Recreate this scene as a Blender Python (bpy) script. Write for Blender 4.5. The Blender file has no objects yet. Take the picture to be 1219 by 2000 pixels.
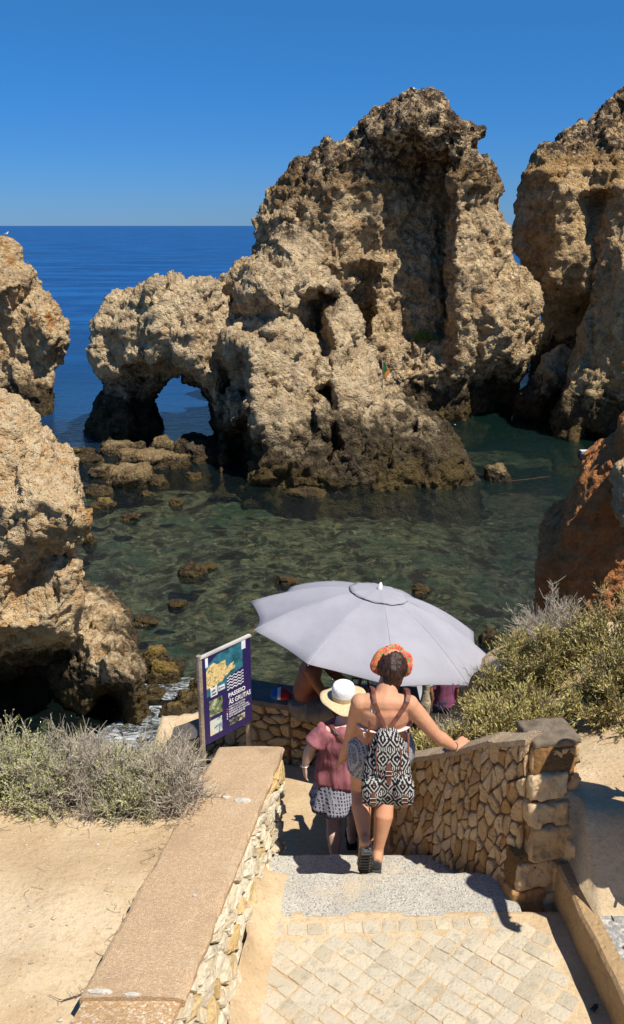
import bpy, math, random
import numpy as np
from mathutils import Vector, Matrix, geometry, noise as mn
R = math.radians
rng = random.Random(7)
scn = bpy.context.scene
C = scn.collection
CZ = 11.0                       # camera height above the sea (z = 0)
F = 1000 / math.tan(R(30)); PT = R(17.9)
def ray(px, py):
    a = (px - 609.5) / F; b = -(py - 1000) / F
    return (a, math.cos(PT) + b * math.sin(PT), -math.sin(PT) + b * math.cos(PT))
def P(px, py, d):
    v = ray(px, py); t = d / v[1]
    return Vector((v[0] * t, d, CZ + v[2] * t))
def PZ(px, py, z):
    v = ray(px, py); t = (z - CZ) / v[2]
    return Vector((v[0] * t, v[1] * t, z))
# ---------- camera, sun, sky ----------
cam = bpy.data.objects.new('camera', bpy.data.cameras.new('camera')); C.objects.link(cam)
cam.location = (0, 0, CZ); cam.rotation_euler = (math.pi / 2 - PT, 0, 0)
cam.data.sensor_fit = 'VERTICAL'; cam.data.angle = R(60); cam.data.sensor_height = 24; cam.data.lens = 12 / math.tan(R(30))
cam.data.clip_end = 60000; cam.data.clip_start = 0.05
scn.camera = cam
TH, EL = R(52), R(60)
sd = Vector((math.sin(TH) * math.cos(EL), -math.cos(TH) * math.cos(EL), math.sin(EL)))
sl = bpy.data.lights.new('sun', 'SUN'); sl.energy = 5.0; sl.angle = R(0.5); sl.color = (1, 0.945, 0.85)
so = bpy.data.objects.new('sun', sl); C.objects.link(so)
so.rotation_euler = (-sd).to_track_quat('-Z', 'Y').to_euler(); so.location = (0, 0, 60)
w = bpy.data.worlds.new('World'); scn.world = w; w.use_nodes = True
nt = w.node_tree; bg = nt.nodes['Background']
sk = nt.nodes.new('ShaderNodeTexSky'); sk.sky_type = 'NISHITA'; sk.sun_disc = False
sk.sun_elevation = EL; sk.sun_rotation = math.atan2(sd.x, sd.y)
sk.altitude = 0; sk.air_density = 1.0; sk.dust_density = 0.0; sk.ozone_density = 2.0
hs = nt.nodes.new('ShaderNodeHueSaturation'); hs.inputs['Saturation'].default_value = 1.15
tc = nt.nodes.new('ShaderNodeTexCoord'); sx = nt.nodes.new('ShaderNodeSeparateXYZ'); mr = nt.nodes.new('ShaderNodeMapRange'); mx = nt.nodes.new('ShaderNodeMix'); mx.data_type = 'RGBA'; mm = nt.nodes.new('ShaderNodeMix'); mm.data_type = 'RGBA'; mm.blend_type = 'MULTIPLY'; mm.inputs[0].default_value = 1
nt.links.new(tc.outputs['Generated'], sx.inputs[0]); nt.links.new(sx.outputs[2], mr.inputs[0]); mr.inputs[1].default_value = 0.0; mr.inputs[2].default_value = .3
mx.inputs[6].default_value = (.33, .60, 1.32, 1); mx.inputs[7].default_value = (.74, 1.06, 1.34, 1)          # clear sea air: blue right down to the horizon
nt.links.new(mr.outputs[0], mx.inputs[0]); nt.links.new(sk.outputs[0], mm.inputs[6]); nt.links.new(mx.outputs[2], mm.inputs[7]); nt.links.new(mm.outputs[2], hs.inputs['Color']); nt.links.new(hs.outputs[0], bg.inputs[0])
bg.inputs[1].default_value = 0.055
vs = scn.view_settings; scn.display_settings.display_device = 'sRGB'
vs.view_transform = 'Standard'; vs.look = 'None'; vs.gamma = 1; vs.exposure = 0.42
scn.cycles.max_bounces = 8; scn.cycles.transparent_max_bounces = 16

# ---------- noise ----------
_h = np.random.RandomState(3); PERM = np.concatenate([_h.permutation(256)] * 3)
G3 = _h.normal(size=(256, 3)); G3 /= np.linalg.norm(G3, axis=1)[:, None]
def perlin(p):
    i = np.floor(p).astype(int); f = p - i; i &= 255; u = f * f * f * (f * (f * 6 - 15) + 10)
    out = 0
    for dx in (0, 1):
        for dy in (0, 1):
            for dz in (0, 1):
                g = G3[PERM[PERM[PERM[i[:, 0] + dx] + i[:, 1] + dy] + i[:, 2] + dz] & 255]
                wgt = (u[:, 0] if dx else 1 - u[:, 0]) * (u[:, 1] if dy else 1 - u[:, 1]) * (u[:, 2] if dz else 1 - u[:, 2])
                out = out + wgt * ((f - (dx, dy, dz)) * g).sum(1)
    return out
def fbm(p, o=4, ridged=False):
    s = 0; a = 1; t = 0
    for k in range(o):
        n = perlin(p * 2 ** k + 17.3 * k)
        s = s + a * ((1 - 2.2 * np.abs(n)) if ridged else n); t += a; a *= .5
    return s / t * (1 if ridged else 1.6)
def worley(p, ids=False):
    i = np.floor(p).astype(int); best = np.full(len(p), 9.); idv = np.zeros(len(p)); gx = np.zeros((len(p), 3))
    for dx in (-1, 0, 1):
        for dy in (-1, 0, 1):
            for dz in (-1, 0, 1):
                c = i + (dx, dy, dz); k = PERM[PERM[PERM[c[:, 0] & 255] + (c[:, 1] & 255)] + (c[:, 2] & 255)]
                j = np.stack([PERM[k] / 255., PERM[k + 7] / 255., PERM[k + 31] / 255.], 1)
                dq = ((c + j - p) ** 2).sum(1)
                if ids: m = dq < best; idv[m] = PERM[k[m] + 77] / 255.; gx[m] = (p - c - j)[m]
                best = np.minimum(best, dq)
    return (np.sqrt(best), idv, gx) if ids else np.sqrt(best)
# ---------- mesh helpers ----------
def mkmesh(name, v, f, smooth=False):
    me = bpy.data.meshes.new(name); me.from_pydata([tuple(x) for x in v], [], [tuple(int(i) for i in q) for q in f]); me.update()
    if smooth: me.polygons.foreach_set('use_smooth', [True] * len(me.polygons))
    return me
def props(o, label=None, cat=None, group=None, kind=None):
    if label: o['label'] = label
    if cat: o['category'] = cat
    if group: o['group'] = group
    if kind: o['kind'] = kind
    return o
def link(name, me, mat=None, parent=None, **k):
    o = bpy.data.objects.new(name, me); C.objects.link(o)
    if mat is not None:
        me.materials.clear(); me.materials.append(mat)
    if parent is not None:
        o.parent = parent; o.matrix_parent_inverse = Matrix.Translation(parent.location).inverted()
    return props(o, **k)
def empty(name, loc, **k):
    o = bpy.data.objects.new(name, None); C.objects.link(o); o.location = loc; o.empty_display_size = .1
    return props(o, **k)
def rebase(o):                  # put a mesh thing's origin at the middle of its base
    n = len(o.data.vertices); a = np.empty(n * 3); o.data.vertices.foreach_get('co', a); a = a.reshape(-1, 3)
    c = np.array([(a[:, 0].min() + a[:, 0].max()) / 2, (a[:, 1].min() + a[:, 1].max()) / 2, a[:, 2].min()])
    o.data.vertices.foreach_set('co', (a - c).ravel()); o.data.update(); o.location = Vector(c)
    return o
class MB:
    def __init__(s): s.v = []; s.f = []; s.t = []
    def add(s, vs, fs, tint=None):
        b = len(s.v); s.v += [tuple(x) for x in vs]; s.f += [tuple(i + b for i in q) for q in fs]
        s.t += [rng.random() if tint is None else tint] * len(fs)
        return s
    def tube(s, pts, rad, n=8, cap=True, ref=(0, 0, 1), tint=None, roll=0):   # rad: r or (ra, rb): ra along 'side', rb along 'up'
        pts = [Vector(p) for p in pts]; vs = []; fs = []; ref = Vector(ref)
        if not isinstance(rad, (list, tuple)) or (isinstance(rad, tuple)): rad = [rad] * len(pts)
        pn = None
        for i, p in enumerate(pts):
            a = pts[max(i - 1, 0)]; b = pts[min(i + 1, len(pts) - 1)]; t = (b - a)
            t = t.normalized() if t.length > 1e-9 else Vector((0, 0, 1))
            side = t.cross(ref)
            if side.length < 1e-3: side = t.cross(Vector((0.01, 1, 0)))
            side.normalize(); up = side.cross(t)
            if pn is not None and side.dot(pn) < 0 and n % 2 == 0: side = -side; up = -up
            pn = side
            r = rad[i]; ra, rb = r if isinstance(r, (tuple, list)) else (r, r)
            for k in range(n):
                q = 2 * math.pi * k / n + roll
                vs.append(p + side * math.cos(q) * ra + up * math.sin(q) * rb)
        for i in range(len(pts) - 1):
            for k in range(n):
                fs.append((i * n + k, i * n + (k + 1) % n, (i + 1) * n + (k + 1) % n, (i + 1) * n + k))
        if cap:
            fs.append(tuple(range(n))[::-1]); fs.append(tuple((len(pts) - 1) * n + k for k in range(n)))
        return s.add(vs, fs, tint)
    def box(s, c, h, rot=None, tint=None, bev=0):
        c = Vector(c); rot = rot or Matrix.Identity(3); vs = []
        if bev <= 0:
            for x in (-1, 1):
                for y in (-1, 1):
                    for z in (-1, 1): vs.append(c + rot @ Vector((x * h[0], y * h[1], z * h[2])))
            return s.add(vs, [(0, 1, 3, 2), (4, 6, 7, 5), (0, 4, 5, 1), (2, 3, 7, 6), (0, 2, 6, 4), (1, 5, 7, 3)], tint)
        loops = [(-h[2], bev), (-h[2] + bev, 0), (h[2] - bev, 0), (h[2], bev)]; fs = []
        for z, b in loops:
            for x, y in ((-1, -1), (1, -1), (1, 1), (-1, 1)):
                vs.append(c + rot @ Vector((x * (h[0] - b), y * (h[1] - b), z)))
        for i in range(3):
            for k in range(4): fs.append((i * 4 + k, i * 4 + (k + 1) % 4, (i + 1) * 4 + (k + 1) % 4, (i + 1) * 4 + k))
        return s.add(vs, fs + [(3, 2, 1, 0), (12, 13, 14, 15)], tint)
    def ball(s, c, r, seg=12, ring=8, tint=None, rot=None):
        c = Vector(c); r = r if isinstance(r, (tuple, list)) else (r, r, r); vs = []; fs = []
        for i in range(ring + 1):
            a = math.pi * i / ring
            for k in range(seg):
                b = 2 * math.pi * k / seg
                q = Vector((r[0] * math.sin(a) * math.cos(b), r[1] * math.sin(a) * math.sin(b), r[2] * math.cos(a)))
                vs.append(c + (rot @ q if rot else q))
        for i in range(ring):
            for k in range(seg): fs.append((i * seg + k, (i + 1) * seg + k, (i + 1) * seg + (k + 1) % seg, i * seg + (k + 1) % seg))
        return s.add(vs, fs, tint)
    def mesh(s, name='m', smooth=False):
        me = mkmesh(name, s.v, s.f, smooth)
        a = me.attributes.new('tint', 'FLOAT', 'FACE'); a.data.foreach_set('value', s.t[:len(me.polygons)])
        return me
    def build(s, name, mat, parent=None, smooth=False, **k): return link(name, s.mesh(name, smooth), mat, parent, **k)
def remesh(me, voxel, smooth=0, fac=.5):
    o = bpy.data.objects.new('t', me); C.objects.link(o)
    m = o.modifiers.new('r', 'REMESH'); m.mode = 'VOXEL'; m.voxel_size = voxel
    if smooth: q = o.modifiers.new('s', 'SMOOTH'); q.iterations = smooth; q.factor = fac
    dg = bpy.context.evaluated_depsgraph_get(); dg.update()
    r = bpy.data.meshes.new_from_object(o.evaluated_get(dg), depsgraph=dg)
    bpy.data.objects.remove(o)
    r.polygons.foreach_set('use_smooth', [True] * len(r.polygons)); r.attributes.active_color_index = -1
    return r
def getv(me):
    n = len(me.vertices); a = np.empty(n * 3); me.vertices.foreach_get('co', a)
    b = np.empty(n * 3); me.vertices.foreach_get('normal', b); return a.reshape(-1, 3), b.reshape(-1, 3)
def setv(me, a): me.vertices.foreach_set('co', a.ravel()); me.update()

# ---------- materials ----------
class NT:
    def __init__(s, name):
        s.m = bpy.data.materials.new(name); s.m.use_nodes = True; s.t = s.m.node_tree; s.b = s.t.nodes['Principled BSDF']
        s.out = s.t.nodes['Material Output']
    def n(s, typ, _set=None, **inp):
        x = s.t.nodes.new('ShaderNode' + typ)
        for k, v in (_set or {}).items(): setattr(x, k, v)
        for k, v in inp.items(): s.put(x.inputs[int(k[1:]) if k[0] == '_' else k.replace('_', ' ')], v)
        return x
    def put(s, sock, v):
        if isinstance(v, bpy.types.NodeSocket): s.t.links.new(v, sock)
        elif isinstance(v, bpy.types.Node): s.t.links.new(v.outputs[0], sock)
        else:
            if isinstance(v, (tuple, list)) and len(v) == 3 and sock.type == 'RGBA': v = (*v, 1)
            sock.default_value = v
    def pos(s, sc=(1, 1, 1), obj=False):
        g = s.t.nodes.new('ShaderNodeTexCoord').outputs['Object'] if obj else s.t.nodes.new('ShaderNodeNewGeometry').outputs['Position']
        return s.n('VectorMath', {'operation': 'MULTIPLY'}, _0=g, _1=sc).outputs[0]
    def noise(s, vec, scale=1, det=4, rough=.55, dist=0, typ=None):
        x = s.n('TexNoise', Vector=vec, Scale=scale, Detail=det, Roughness=rough, Distortion=dist)
        if typ: x.noise_type = typ
        return x.outputs['Fac']
    def voro(s, vec, scale=1, feat='F1', out='Distance', rnd=1):
        x = s.n('TexVoronoi', {'feature': feat}, Vector=vec, Scale=scale, Randomness=rnd); return x.outputs[out]
    def ramp(s, fac, a, b, c0=0, c1=1):
        x = s.n('MapRange', {'interpolation_type': 'SMOOTHSTEP'}); s.put(x.inputs[0], fac)
        for i, v in enumerate((a, b, c0, c1)): s.put(x.inputs[1 + i], v)
        return x.outputs[0]
    def mix(s, fac, a, b, mode='MIX'):
        x = s.n('Mix', {'data_type': 'RGBA', 'blend_type': mode}); s.put(x.inputs[0], fac); s.put(x.inputs[6], a); s.put(x.inputs[7], b)
        return x.outputs[2]
    def math(s, op, a, b=0, c=0):
        x = s.n('Math', {'operation': op}); s.put(x.inputs[0], a); s.put(x.inputs[1], b); s.put(x.inputs[2], c); return x.outputs[0]
    def sep(s, v): return s.n('SeparateXYZ', _0=v).outputs
    def attr(s, name): return s.n('Attribute', {'attribute_name': name}).outputs['Fac']
    def bump(s, h, strength=.5, dist=.1, normal=None):
        x = s.n('Bump', Strength=strength, Distance=dist, Height=h)
        if normal is not None: s.put(x.inputs['Normal'], normal)
        return x.outputs[0]
    def fin(s, col, rough=.9, normal=None, spec=.3, **k):
        s.put(s.b.inputs['Base Color'], col); s.put(s.b.inputs['Roughness'], rough); s.put(s.b.inputs['Specular IOR Level'], spec)
        if normal is not None: s.put(s.b.inputs['Normal'], normal)
        for a, v in k.items(): s.put(s.b.inputs[a.replace('_', ' ')], v)
        return s.m
def plain(name, col, rough=.7, var=.15, sc=8, bump=0, bsc=60, spec=.3, **k):
    t = NT(name); p = t.pos(obj=True); f = t.noise(p, sc, 4)
    c = t.mix(t.ramp(f, .3, .7), tuple(x * (1 - var) for x in col), tuple(min(1, x * (1 + var)) for x in col))
    nb = t.bump(t.noise(p, bsc, 4), bump, .01) if bump else None
    return t.fin(c, rough, nb, spec, **k)
def rock_mat(name, light=(.78, .58, .33), mid=(.57, .38, .20), crust=(.085, .058, .038), orange=(.42, .19, .055), oamt=.5, wh=3.0, s=1.0, camt=.5, ztop=None, strata=0, grey=.3):
    t = NT(name); p = t.pos((1 / s, 1 / s, 1 / s)); z = t.sep(t.pos())[2]
    n1 = t.noise(p, .45, 5, .6); n2 = t.noise(p, 2.2, 6, .65, .4); n3 = t.noise(p, .22, 3, .5, .8)
    c = t.mix(t.ramp(n2, .35, .62), mid, light)
    c = t.mix(t.math('MULTIPLY', t.ramp(n1, .52, .66), grey), c, (.60, .49, .35))
    nv = t.noise(t.pos((1.1 / s, 1.1 / s, .35 / s)), .7, 5, .6, .6)
    c = t.mix(t.math('MULTIPLY', t.ramp(nv, .56, .68), oamt), c, orange)
    vz = t.noise(t.pos((.12 / s, .12 / s, 1.3 / s)), 1, 4, .6, .3)
    c = t.mix(t.math('MULTIPLY', t.ramp(vz, .5, .62), .28), c, tuple(x * .62 for x in mid))
    cf = t.math('MULTIPLY', t.ramp(t.noise(p, 1.3, 8, .78, .3), .5, .58), camt)
    if ztop is not None:
        zz = t.math('ADD', z, t.math('MULTIPLY', t.math('SUBTRACT', n1, .5), 7))
        up = t.ramp(zz, ztop[0], ztop[1])
        cf = t.math('MAXIMUM', cf, t.math('MULTIPLY', up, t.ramp(t.noise(p, 1.9, 8, .8, .2), .42, .54)))
        if strata:                                     # ochre band with thin ledges
            bz = t.math('MULTIPLY', t.ramp(zz, strata - .6, strata), t.ramp(zz, strata + 2.2, strata + 1.2))
            c = t.mix(t.math('MULTIPLY', bz, .5), c, (.40, .21, .06))
    c = t.mix(cf, c, crust)
    c = t.mix(t.math('MULTIPLY', t.ramp(t.noise(p, 6, 5, .7), .60, .72), .4), c, tuple(x * .45 for x in mid))
    wz = t.math('ADD', z, t.math('MULTIPLY', t.math('SUBTRACT', n2, .5), wh * .9))
    wz = t.math('ADD', wz, t.math('MULTIPLY', t.math('SUBTRACT', n1, .5), wh * 1.6))
    c = t.mix(t.math('MULTIPLY', t.ramp(wz, wh * 1.15, wh * .6), .93), c, t.mix(t.ramp(n2, .42, .62), (.028, .021, .014), (.10, .072, .038)))
    c = t.mix(t.math('MULTIPLY', t.ramp(wz, wh * .42, wh * .12), .75), c, t.mix(t.ramp(n1, .45, .6), (.12, .082, .03), (.03, .024, .014)))
    h = t.math('ADD', t.math('MULTIPLY', t.noise(p, 2.6, 9, .72), 1.0), t.math('MULTIPLY', t.ramp(t.voro(p, 3.2), .0, .55), .35))
    h = t.math('ADD', h, t.math('MULTIPLY', t.ramp(t.voro(p, 8.5), .0, .5), .22))
    return t.fin(c, .93, t.bump(h, 1.0, .52 * s), .1)

# ---------- rocks: outline traced at its own distance, real depth, relief and weathering ----------
def wd(px, py): return PZ(px, py, 0).y
def chunk(out, inner=(), th=4, dd=None, back=.85):
    """out / inner: (px, py, d) ; d None = stands in the water at that pixel"""
    pts2 = []; v3 = []; isw = []
    for q in list(out) + list(inner):
        px, py = q[0], q[1]; d = q[2] if len(q) > 2 else dd
        wet = d is None or d == 'w'
        if wet: d = wd(px, py)
        a = P(px, py, d)
        if wet: a.z -= 1.8
        pts2.append(Vector((px, -py))); v3.append(a)
    no = len(out)
    r = geometry.delaunay_2d_cdt(pts2, [], [list(range(no))], 1, 1e-4)
    vo, _, fo, ov = r[0], r[1], r[2], r[3]
    front = []
    for i, o in enumerate(ov): front.append(v3[o[0]] if o else P(vo[i].x, -vo[i].y, dd or 40))
    cx = sum(a.x for a in v3[:no]) / no; zb = min(a.z for a in v3)
    bk = [Vector((cx + (a.x - cx) * back + a.x / a.y * th, a.y + th, zb + (a.z - zb) * (.5 + back / 2))) for a in front]
    n = len(front); fs = [tuple(f) for f in fo] + [tuple(i + n for i in reversed(f)) for f in fo]
    from collections import Counter
    cnt = Counter()
    for f in fo:
        for i in range(len(f)): cnt[(f[i], f[(i + 1) % len(f)])] += 1
    for (a, b) in list(cnt):
        if (b, a) not in cnt: fs.append((b, a, a + n, b + n))
    return front + bk, fs
def rock(name, chunks, mat, voxel, s=1.0, amp=1.0, seed=0, strata=(), extra=None, vert=1.0, block=1.0, **k):
    mb = MB()
    for v, f in chunks: mb.add(v, f)
    me = remesh(mb.mesh(), voxel, 2, .5)
    a, n = getv(me); o = np.array([seed * 13.7, seed * 5.1, seed * 3.3]); p = a / s + o
    wv = np.stack([fbm(p * .5 + 5, 2), fbm(p * .5 + 31, 2), fbm(p * .5 + 57, 2)], 1)
    q = p + wv * .8
    d = fbm(q / 3.2, 3) * .55
    d += (fbm(q / (1.7, 1.7, 6.5), 3, True) - .35) * .55 * vert      # vertical gullies
    d += (fbm(q / (1.1, 1.1, 2.2), 4, True) - .3) * .26
    zs = a[:, 2] / s + fbm(p * .3, 2) * .5
    d += (fbm(np.stack([p[:, 0] * .08, p[:, 1] * .08, zs / .55], 1), 2)) * .22
    for z0, hgt in strata:
        zz = (a[:, 2] + fbm(p * .25, 2) * .35 - z0) / hgt; d += np.where((zz > 0) & (zz < 1), .3, 0) * np.clip(1 - abs(zz - .5) * .6, 0, 1)
    _, idb, gb = worley(p / (2.1, 2.1, 6.0) + wv * (.35, .35, .15), True); _, idc, gc = worley(p / (1.1, 1.1, 3.2) + wv * .3 + 40, True)
    tb = lambda q_, g_: (q_ - .5) + (g_ * np.stack([np.sin(q_ * 40), np.cos(q_ * 67), .35 * np.sin(q_ * 91)], 1)).sum(1) * 1.3
    d += tb(idb, gb) * .62 * block * vert + tb(idc, gc) * .30 * block * vert; d -= d.mean()
    setv(me, a + n * (d * s * amp * .9)[:, None])
    a, n = getv(me); p = a / s + o
    w1 = worley(p / .85 + wv * .3); w2 = worley(p / .4)
    _, id1, g1 = worley(p / (1.5, 1.5, 1.9) + wv * .5, True); _, id2, g2 = worley(p / (.62, .62, .5) + wv * .7, True)
    tl = lambda q, g: (q - .5) + ((g * np.stack([np.sin(q * 40), np.cos(q * 67), np.sin(q * 91)], 1)).sum(1)) * .9
    blk = tl(id1, g1) * .12 * block + tl(id2, g2) * .15 * block
    d = blk - np.clip(.42 - w1, 0, 1) * .42 + fbm(p / .6, 4) * .16 + (fbm(p / (.5, .5, .9), 3, True) - .3) * .22 - np.clip(.42 - w2, 0, 1) * .45 - np.clip(.4 - worley(p / .26 + 9), 0, 1) * .22
    d -= d.mean(); setv(me, a + n * (d * s * (amp * .35 + .55))[:, None])
    if extra: extra(me)
    ob = link(name, me, mat, **k)
    return rebase(ob)
# =============== sea stacks and cliffs ===============
M_main = rock_mat('limestone', mid=(.46, .30, .155), ztop=(10.5, 14.5), strata=12.6, camt=.6, oamt=.35)
M_arch = rock_mat('limestone_grey', mid=(.54, .38, .215), light=(.78, .60, .36), camt=.36, oamt=.25, ztop=(9.2, 11.5))
M_right = rock_mat('limestone_ochre', light=(.72, .51, .27), mid=(.52, .33, .15), ztop=(13.8, 16.5), strata=13.9, oamt=.6, camt=.3)
M_left = rock_mat('limestone_orange', light=(.74, .55, .31), mid=(.55, .36, .18), orange=(.45, .17, .035), oamt=.9, camt=.15, wh=2.4)
M_near = rock_mat('limestone_warm', light=(.80, .62, .38), mid=(.66, .42, .20), orange=(.58, .27, .08), oamt=.7, camt=.06, wh=1.9, s=.45, grey=.25)
M_red = rock_mat('red_clay_rock', light=(.68, .29, .11), mid=(.54, .21, .07), orange=(.60, .22, .06), oamt=.5, camt=.12, wh=.6, s=.35, grey=.12)
W = 'w'
# front buttress
A = chunk([(415, 948, W), (452, 952, W), (520, 960, W), (600, 966, W), (700, 968, W), (800, 966, W), (880, 962, W), (936, 952, W), (950, 935, W),
           (912, 890, 38.2), (880, 868, 39), (868, 848, 40), (812, 828, 41), (765, 792, 42), (742, 742, 43.5), (722, 690, 44.2), (705, 650, 45), (680, 590, 45.5),
           (655, 560, 46), (622, 520, 46), (608, 478, 46.5), (590, 445, 46.8), (552, 434, 46.5), (525, 462, 46), (490, 508, 46), (450, 535, 46), (420, 560, 45.5),
           (408, 640, 45), (412, 700, 44.5), (418, 780, 43.5), (428, 850, 42), (430, 900, 40.2)],
          [(500, 560, 42.4), (488, 680, 40.4), (500, 790, 39.2), (522, 890, 38), (560, 620, 42.5), (565, 740, 40.4), (580, 850, 38.6), (600, 925, 37.4),
           (612, 560, 43.5), (607, 660, 42.4), (612, 760, 40.6), (616, 850, 39), (627, 570, 47.5), (627, 650, 47), (634, 760, 46), (637, 850, 44.5),
           (648, 560, 44.4), (650, 640, 42.8), (655, 740, 40.6), (660, 820, 39.2), (670, 885, 38), (680, 640, 43.4), (705, 740, 41.4), (720, 820, 39.4), (740, 880, 38.2),
           (800, 870, 38.6), (850, 890, 38.2), (560, 480, 45), (580, 520, 44), (448, 620, 46.4), (455, 760, 45.6), (468, 880, 43.4), (465, 560, 46), (760, 930, 37.3), (640, 925, 37.3), (880, 925, 37.5)], th=7)
B = chunk([(190, 700, 45.2), (194, 640, 45.4), (207, 604, 45.6), (224, 568, 46), (246, 576, 46), (300, 556, 46), (370, 548, 46), (430, 552, 46), (500, 546, 47), (500, 760, 47),
           (446, 880, 45), (436, 850, 43.6), (430, 800, 43.6), (414, 756, 43.4), (380, 722, 43.4), (332, 702, 43.7), (290, 696, 44), (246, 708, 44.6), (222, 728, 45), (206, 722, 45.2)],
          [(230, 640, 44.2), (300, 620, 43.8), (380, 620, 43.4), (440, 640, 44.6), (446, 740, 45.4), (330, 680, 43.2), (240, 690, 44.2), (300, 570, 44.6), (400, 565, 44.6), (455, 590, 46), (400, 700, 43.0)], th=4.5)
Bb = chunk([(196, 728, 48.5), (205, 600, 48.5), (260, 575, 48.5), (430, 560, 48.5), (450, 880, W), (440, 900, W), (434, 860, 47.5), (430, 812, 47.5), (415, 768, 47.5), (388, 742, 47.6), (356, 728, 47.8), (326, 745, 48), (304, 778, 48), (230, 800, 48.4)], th=3)
Cc = chunk([(158, 858, W), (180, 822, 47), (205, 792, 47.5), (212, 730, 48), (320, 690, 48.5), (308, 750, 48), (292, 792, 48), (306, 836, 47), (290, 862, W), (280, 882, W), (225, 880, W)],
           [(250, 840, 45.5), (205, 845, 46), (260, 770, 47), (235, 800, 46.2)], th=6)
rock('natural_arch', [A, B, Bb, Cc], M_arch, .105, amp=.58, seed=1, label='pale craggy rock stack pierced by a natural arch', cat='sea stack')
# tall peak behind
Ek = chunk([(497, 540, 56), (497, 470, 56), (495, 420, 56), (518, 382, 56), (545, 352, 56), (572, 318, 56), (602, 292, 55.6), (650, 274, 55.2), (690, 243, 55), (740, 203, 55), (782, 184, 54.6), (808, 172, 54.4),
            (842, 180, 54.4), (880, 224, 54), (934, 238, 54), (938, 262, 54.2), (922, 284, 54.2), (966, 318, 54.4), (980, 345, 54.6), (984, 400, 54.6), (1002, 450, 54.8), (1006, 510, 55), (1032, 540, 54.6), (1063, 580, 54),
            (1052, 620, 54), (1042, 670, 53.6), (1030, 730, 53), (1012, 760, 53.6), (1000, 800, W), (940, 812, W), (905, 822, W), (850, 826, W), (780, 812, W), (740, 800, W), (640, 800, 53), (500, 700, 56)],
           [(889, 322, 52.6), (890, 400, 52.0), (891, 500, 51.4), (892, 600, 50.9), (892, 668, 50.6), (875, 322, 56.6), (878, 400, 56.6), (880, 500, 56.4), (880, 600, 55.6), (882, 660, 55),
            (940, 330, 52.6), (940, 450, 52.2), (950, 560, 51.4), (960, 640, 50.8), (1000, 600, 52), (930, 700, 51.0), (1000, 700, 52), (895, 262, 52.8), (850, 275, 52.8), (830, 318, 56.4),
            (845, 520, 55.4), (846, 600, 54.8), (846, 662, 54.2), (795, 540, 54.9), (790, 650, 53.8), (745, 575, 54.2), (722, 640, 53), (738, 700, 52), (722, 700, 55.5), (715, 640, 56.5),
            (828, 400, 56.6), (780, 330, 56), (740, 330, 53.6), (742, 430, 53.8), (748, 510, 54.4), (775, 450, 56), (790, 240, 52.8), (700, 300, 53.2), (640, 330, 53.6), (600, 380, 54), (560, 420, 54.4),
            (520, 430, 55), (640, 430, 53.2), (690, 450, 53.6), (620, 500, 53), (670, 510, 53.4), (700, 540, 56), (680, 600, 56.2), (650, 590, 54), (560, 480, 54.4),
            (760, 690, 51.8), (800, 690, 52.4), (860, 680, 52.2), (770, 745, 51.4), (850, 720, 50.9), (900, 715, 50.7), (850, 770, 51.2), (780, 785, 51.2), (905, 770, 51.4), (945, 765, 54.5), (975, 775, 54.8), (800, 215, 53.2), (750, 260, 53.2), (860, 235, 53)], th=9, back=.7)
rock('sea_stack', [Ek], M_main, .13, s=1.1, amp=.55, seed=2, strata=((13.0, .35),), label='tall peaked cream and brown rock stack rising behind the arched one', cat='sea stack', group='sea stacks')
# right far stack
Fk = chunk([(1010, 400, 66), (1016, 362, 66), (1045, 312, 66), (1060, 285, 66), (1110, 250, 66), (1150, 228, 66), (1192, 204, 66), (1222, 180, 66), (1290, 140, 66), (1500, 140, 66), (1500, 800, 62),
            (1100, 760, W), (1036, 728, W), (1040, 690, 63), (1052, 650, 63), (1062, 600, 64), (1032, 530, 65), (1006, 470, 66)],
           [(1060, 330, 64), (1100, 380, 62.5), (1160, 370, 62.5), (1174, 380, 64.5), (1220, 370, 61), (1050, 430, 64), (1100, 480, 62.5), (1160, 480, 62.6), (1080, 560, 62.8), (1130, 570, 62.5), (1160, 560, 64), (1070, 592, 64), (1095, 640, 69), (1130, 600, 69), (1140, 680, 70), (1060, 690, 68), (1250, 600, 60), (1300, 300, 62)], th=9)
rock('sea_stack', [Fk], M_right, .17, s=1.25, amp=.48, seed=5, strata=((14.2, .4),), label='ochre banded rock stack at the right edge behind the peaked one', cat='sea stack', group='sea stacks')
Gk = chunk([(1216, 440, 50), (1192, 468, 50), (1172, 520, 49.5), (1160, 590, 49.2), (1134, 640, 49), (1124, 690, 49), (1116, 750, 48.5), (1092, 800, 48), (1084, 850, 48), (1092, 872, W), (1130, 872, W), (1219, 880, W), (1420, 890, W), (1420, 420, 50)],
           [(1215, 500, 47), (1205, 600, 46.6), (1200, 700, 46.4), (1150, 760, 46.6), (1130, 820, 46.6), (1190, 790, 46.2), (1165, 690, 47.2), (1180, 842, 46.8), (1160, 852, 49), (1219, 850, 48.5), (1300, 700, 44.5)], th=6)
rock('sea_stack', [Gk], M_right, .14, s=1.0, amp=.5, seed=6, label='grey brown rock stack with a dark wet foot above the moored boat', cat='sea stack', group='sea stacks')
Hk = chunk([(1048, 735, 52), (1062, 700, 52), (1095, 678, 52), (1112, 690, 52), (1118, 760, 51), (1090, 800, W), (1060, 812, W), (1000, 812, W), (1005, 775, 52)], [(1080, 730, 50.4), (1060, 780, 50.4)], th=3)
rock('sea_rock', [Hk], M_right, .12, s=.7, amp=.5, seed=7, label='low rock in the shadowed gap between the peaked stack and the right stack', cat='rock')
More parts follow.
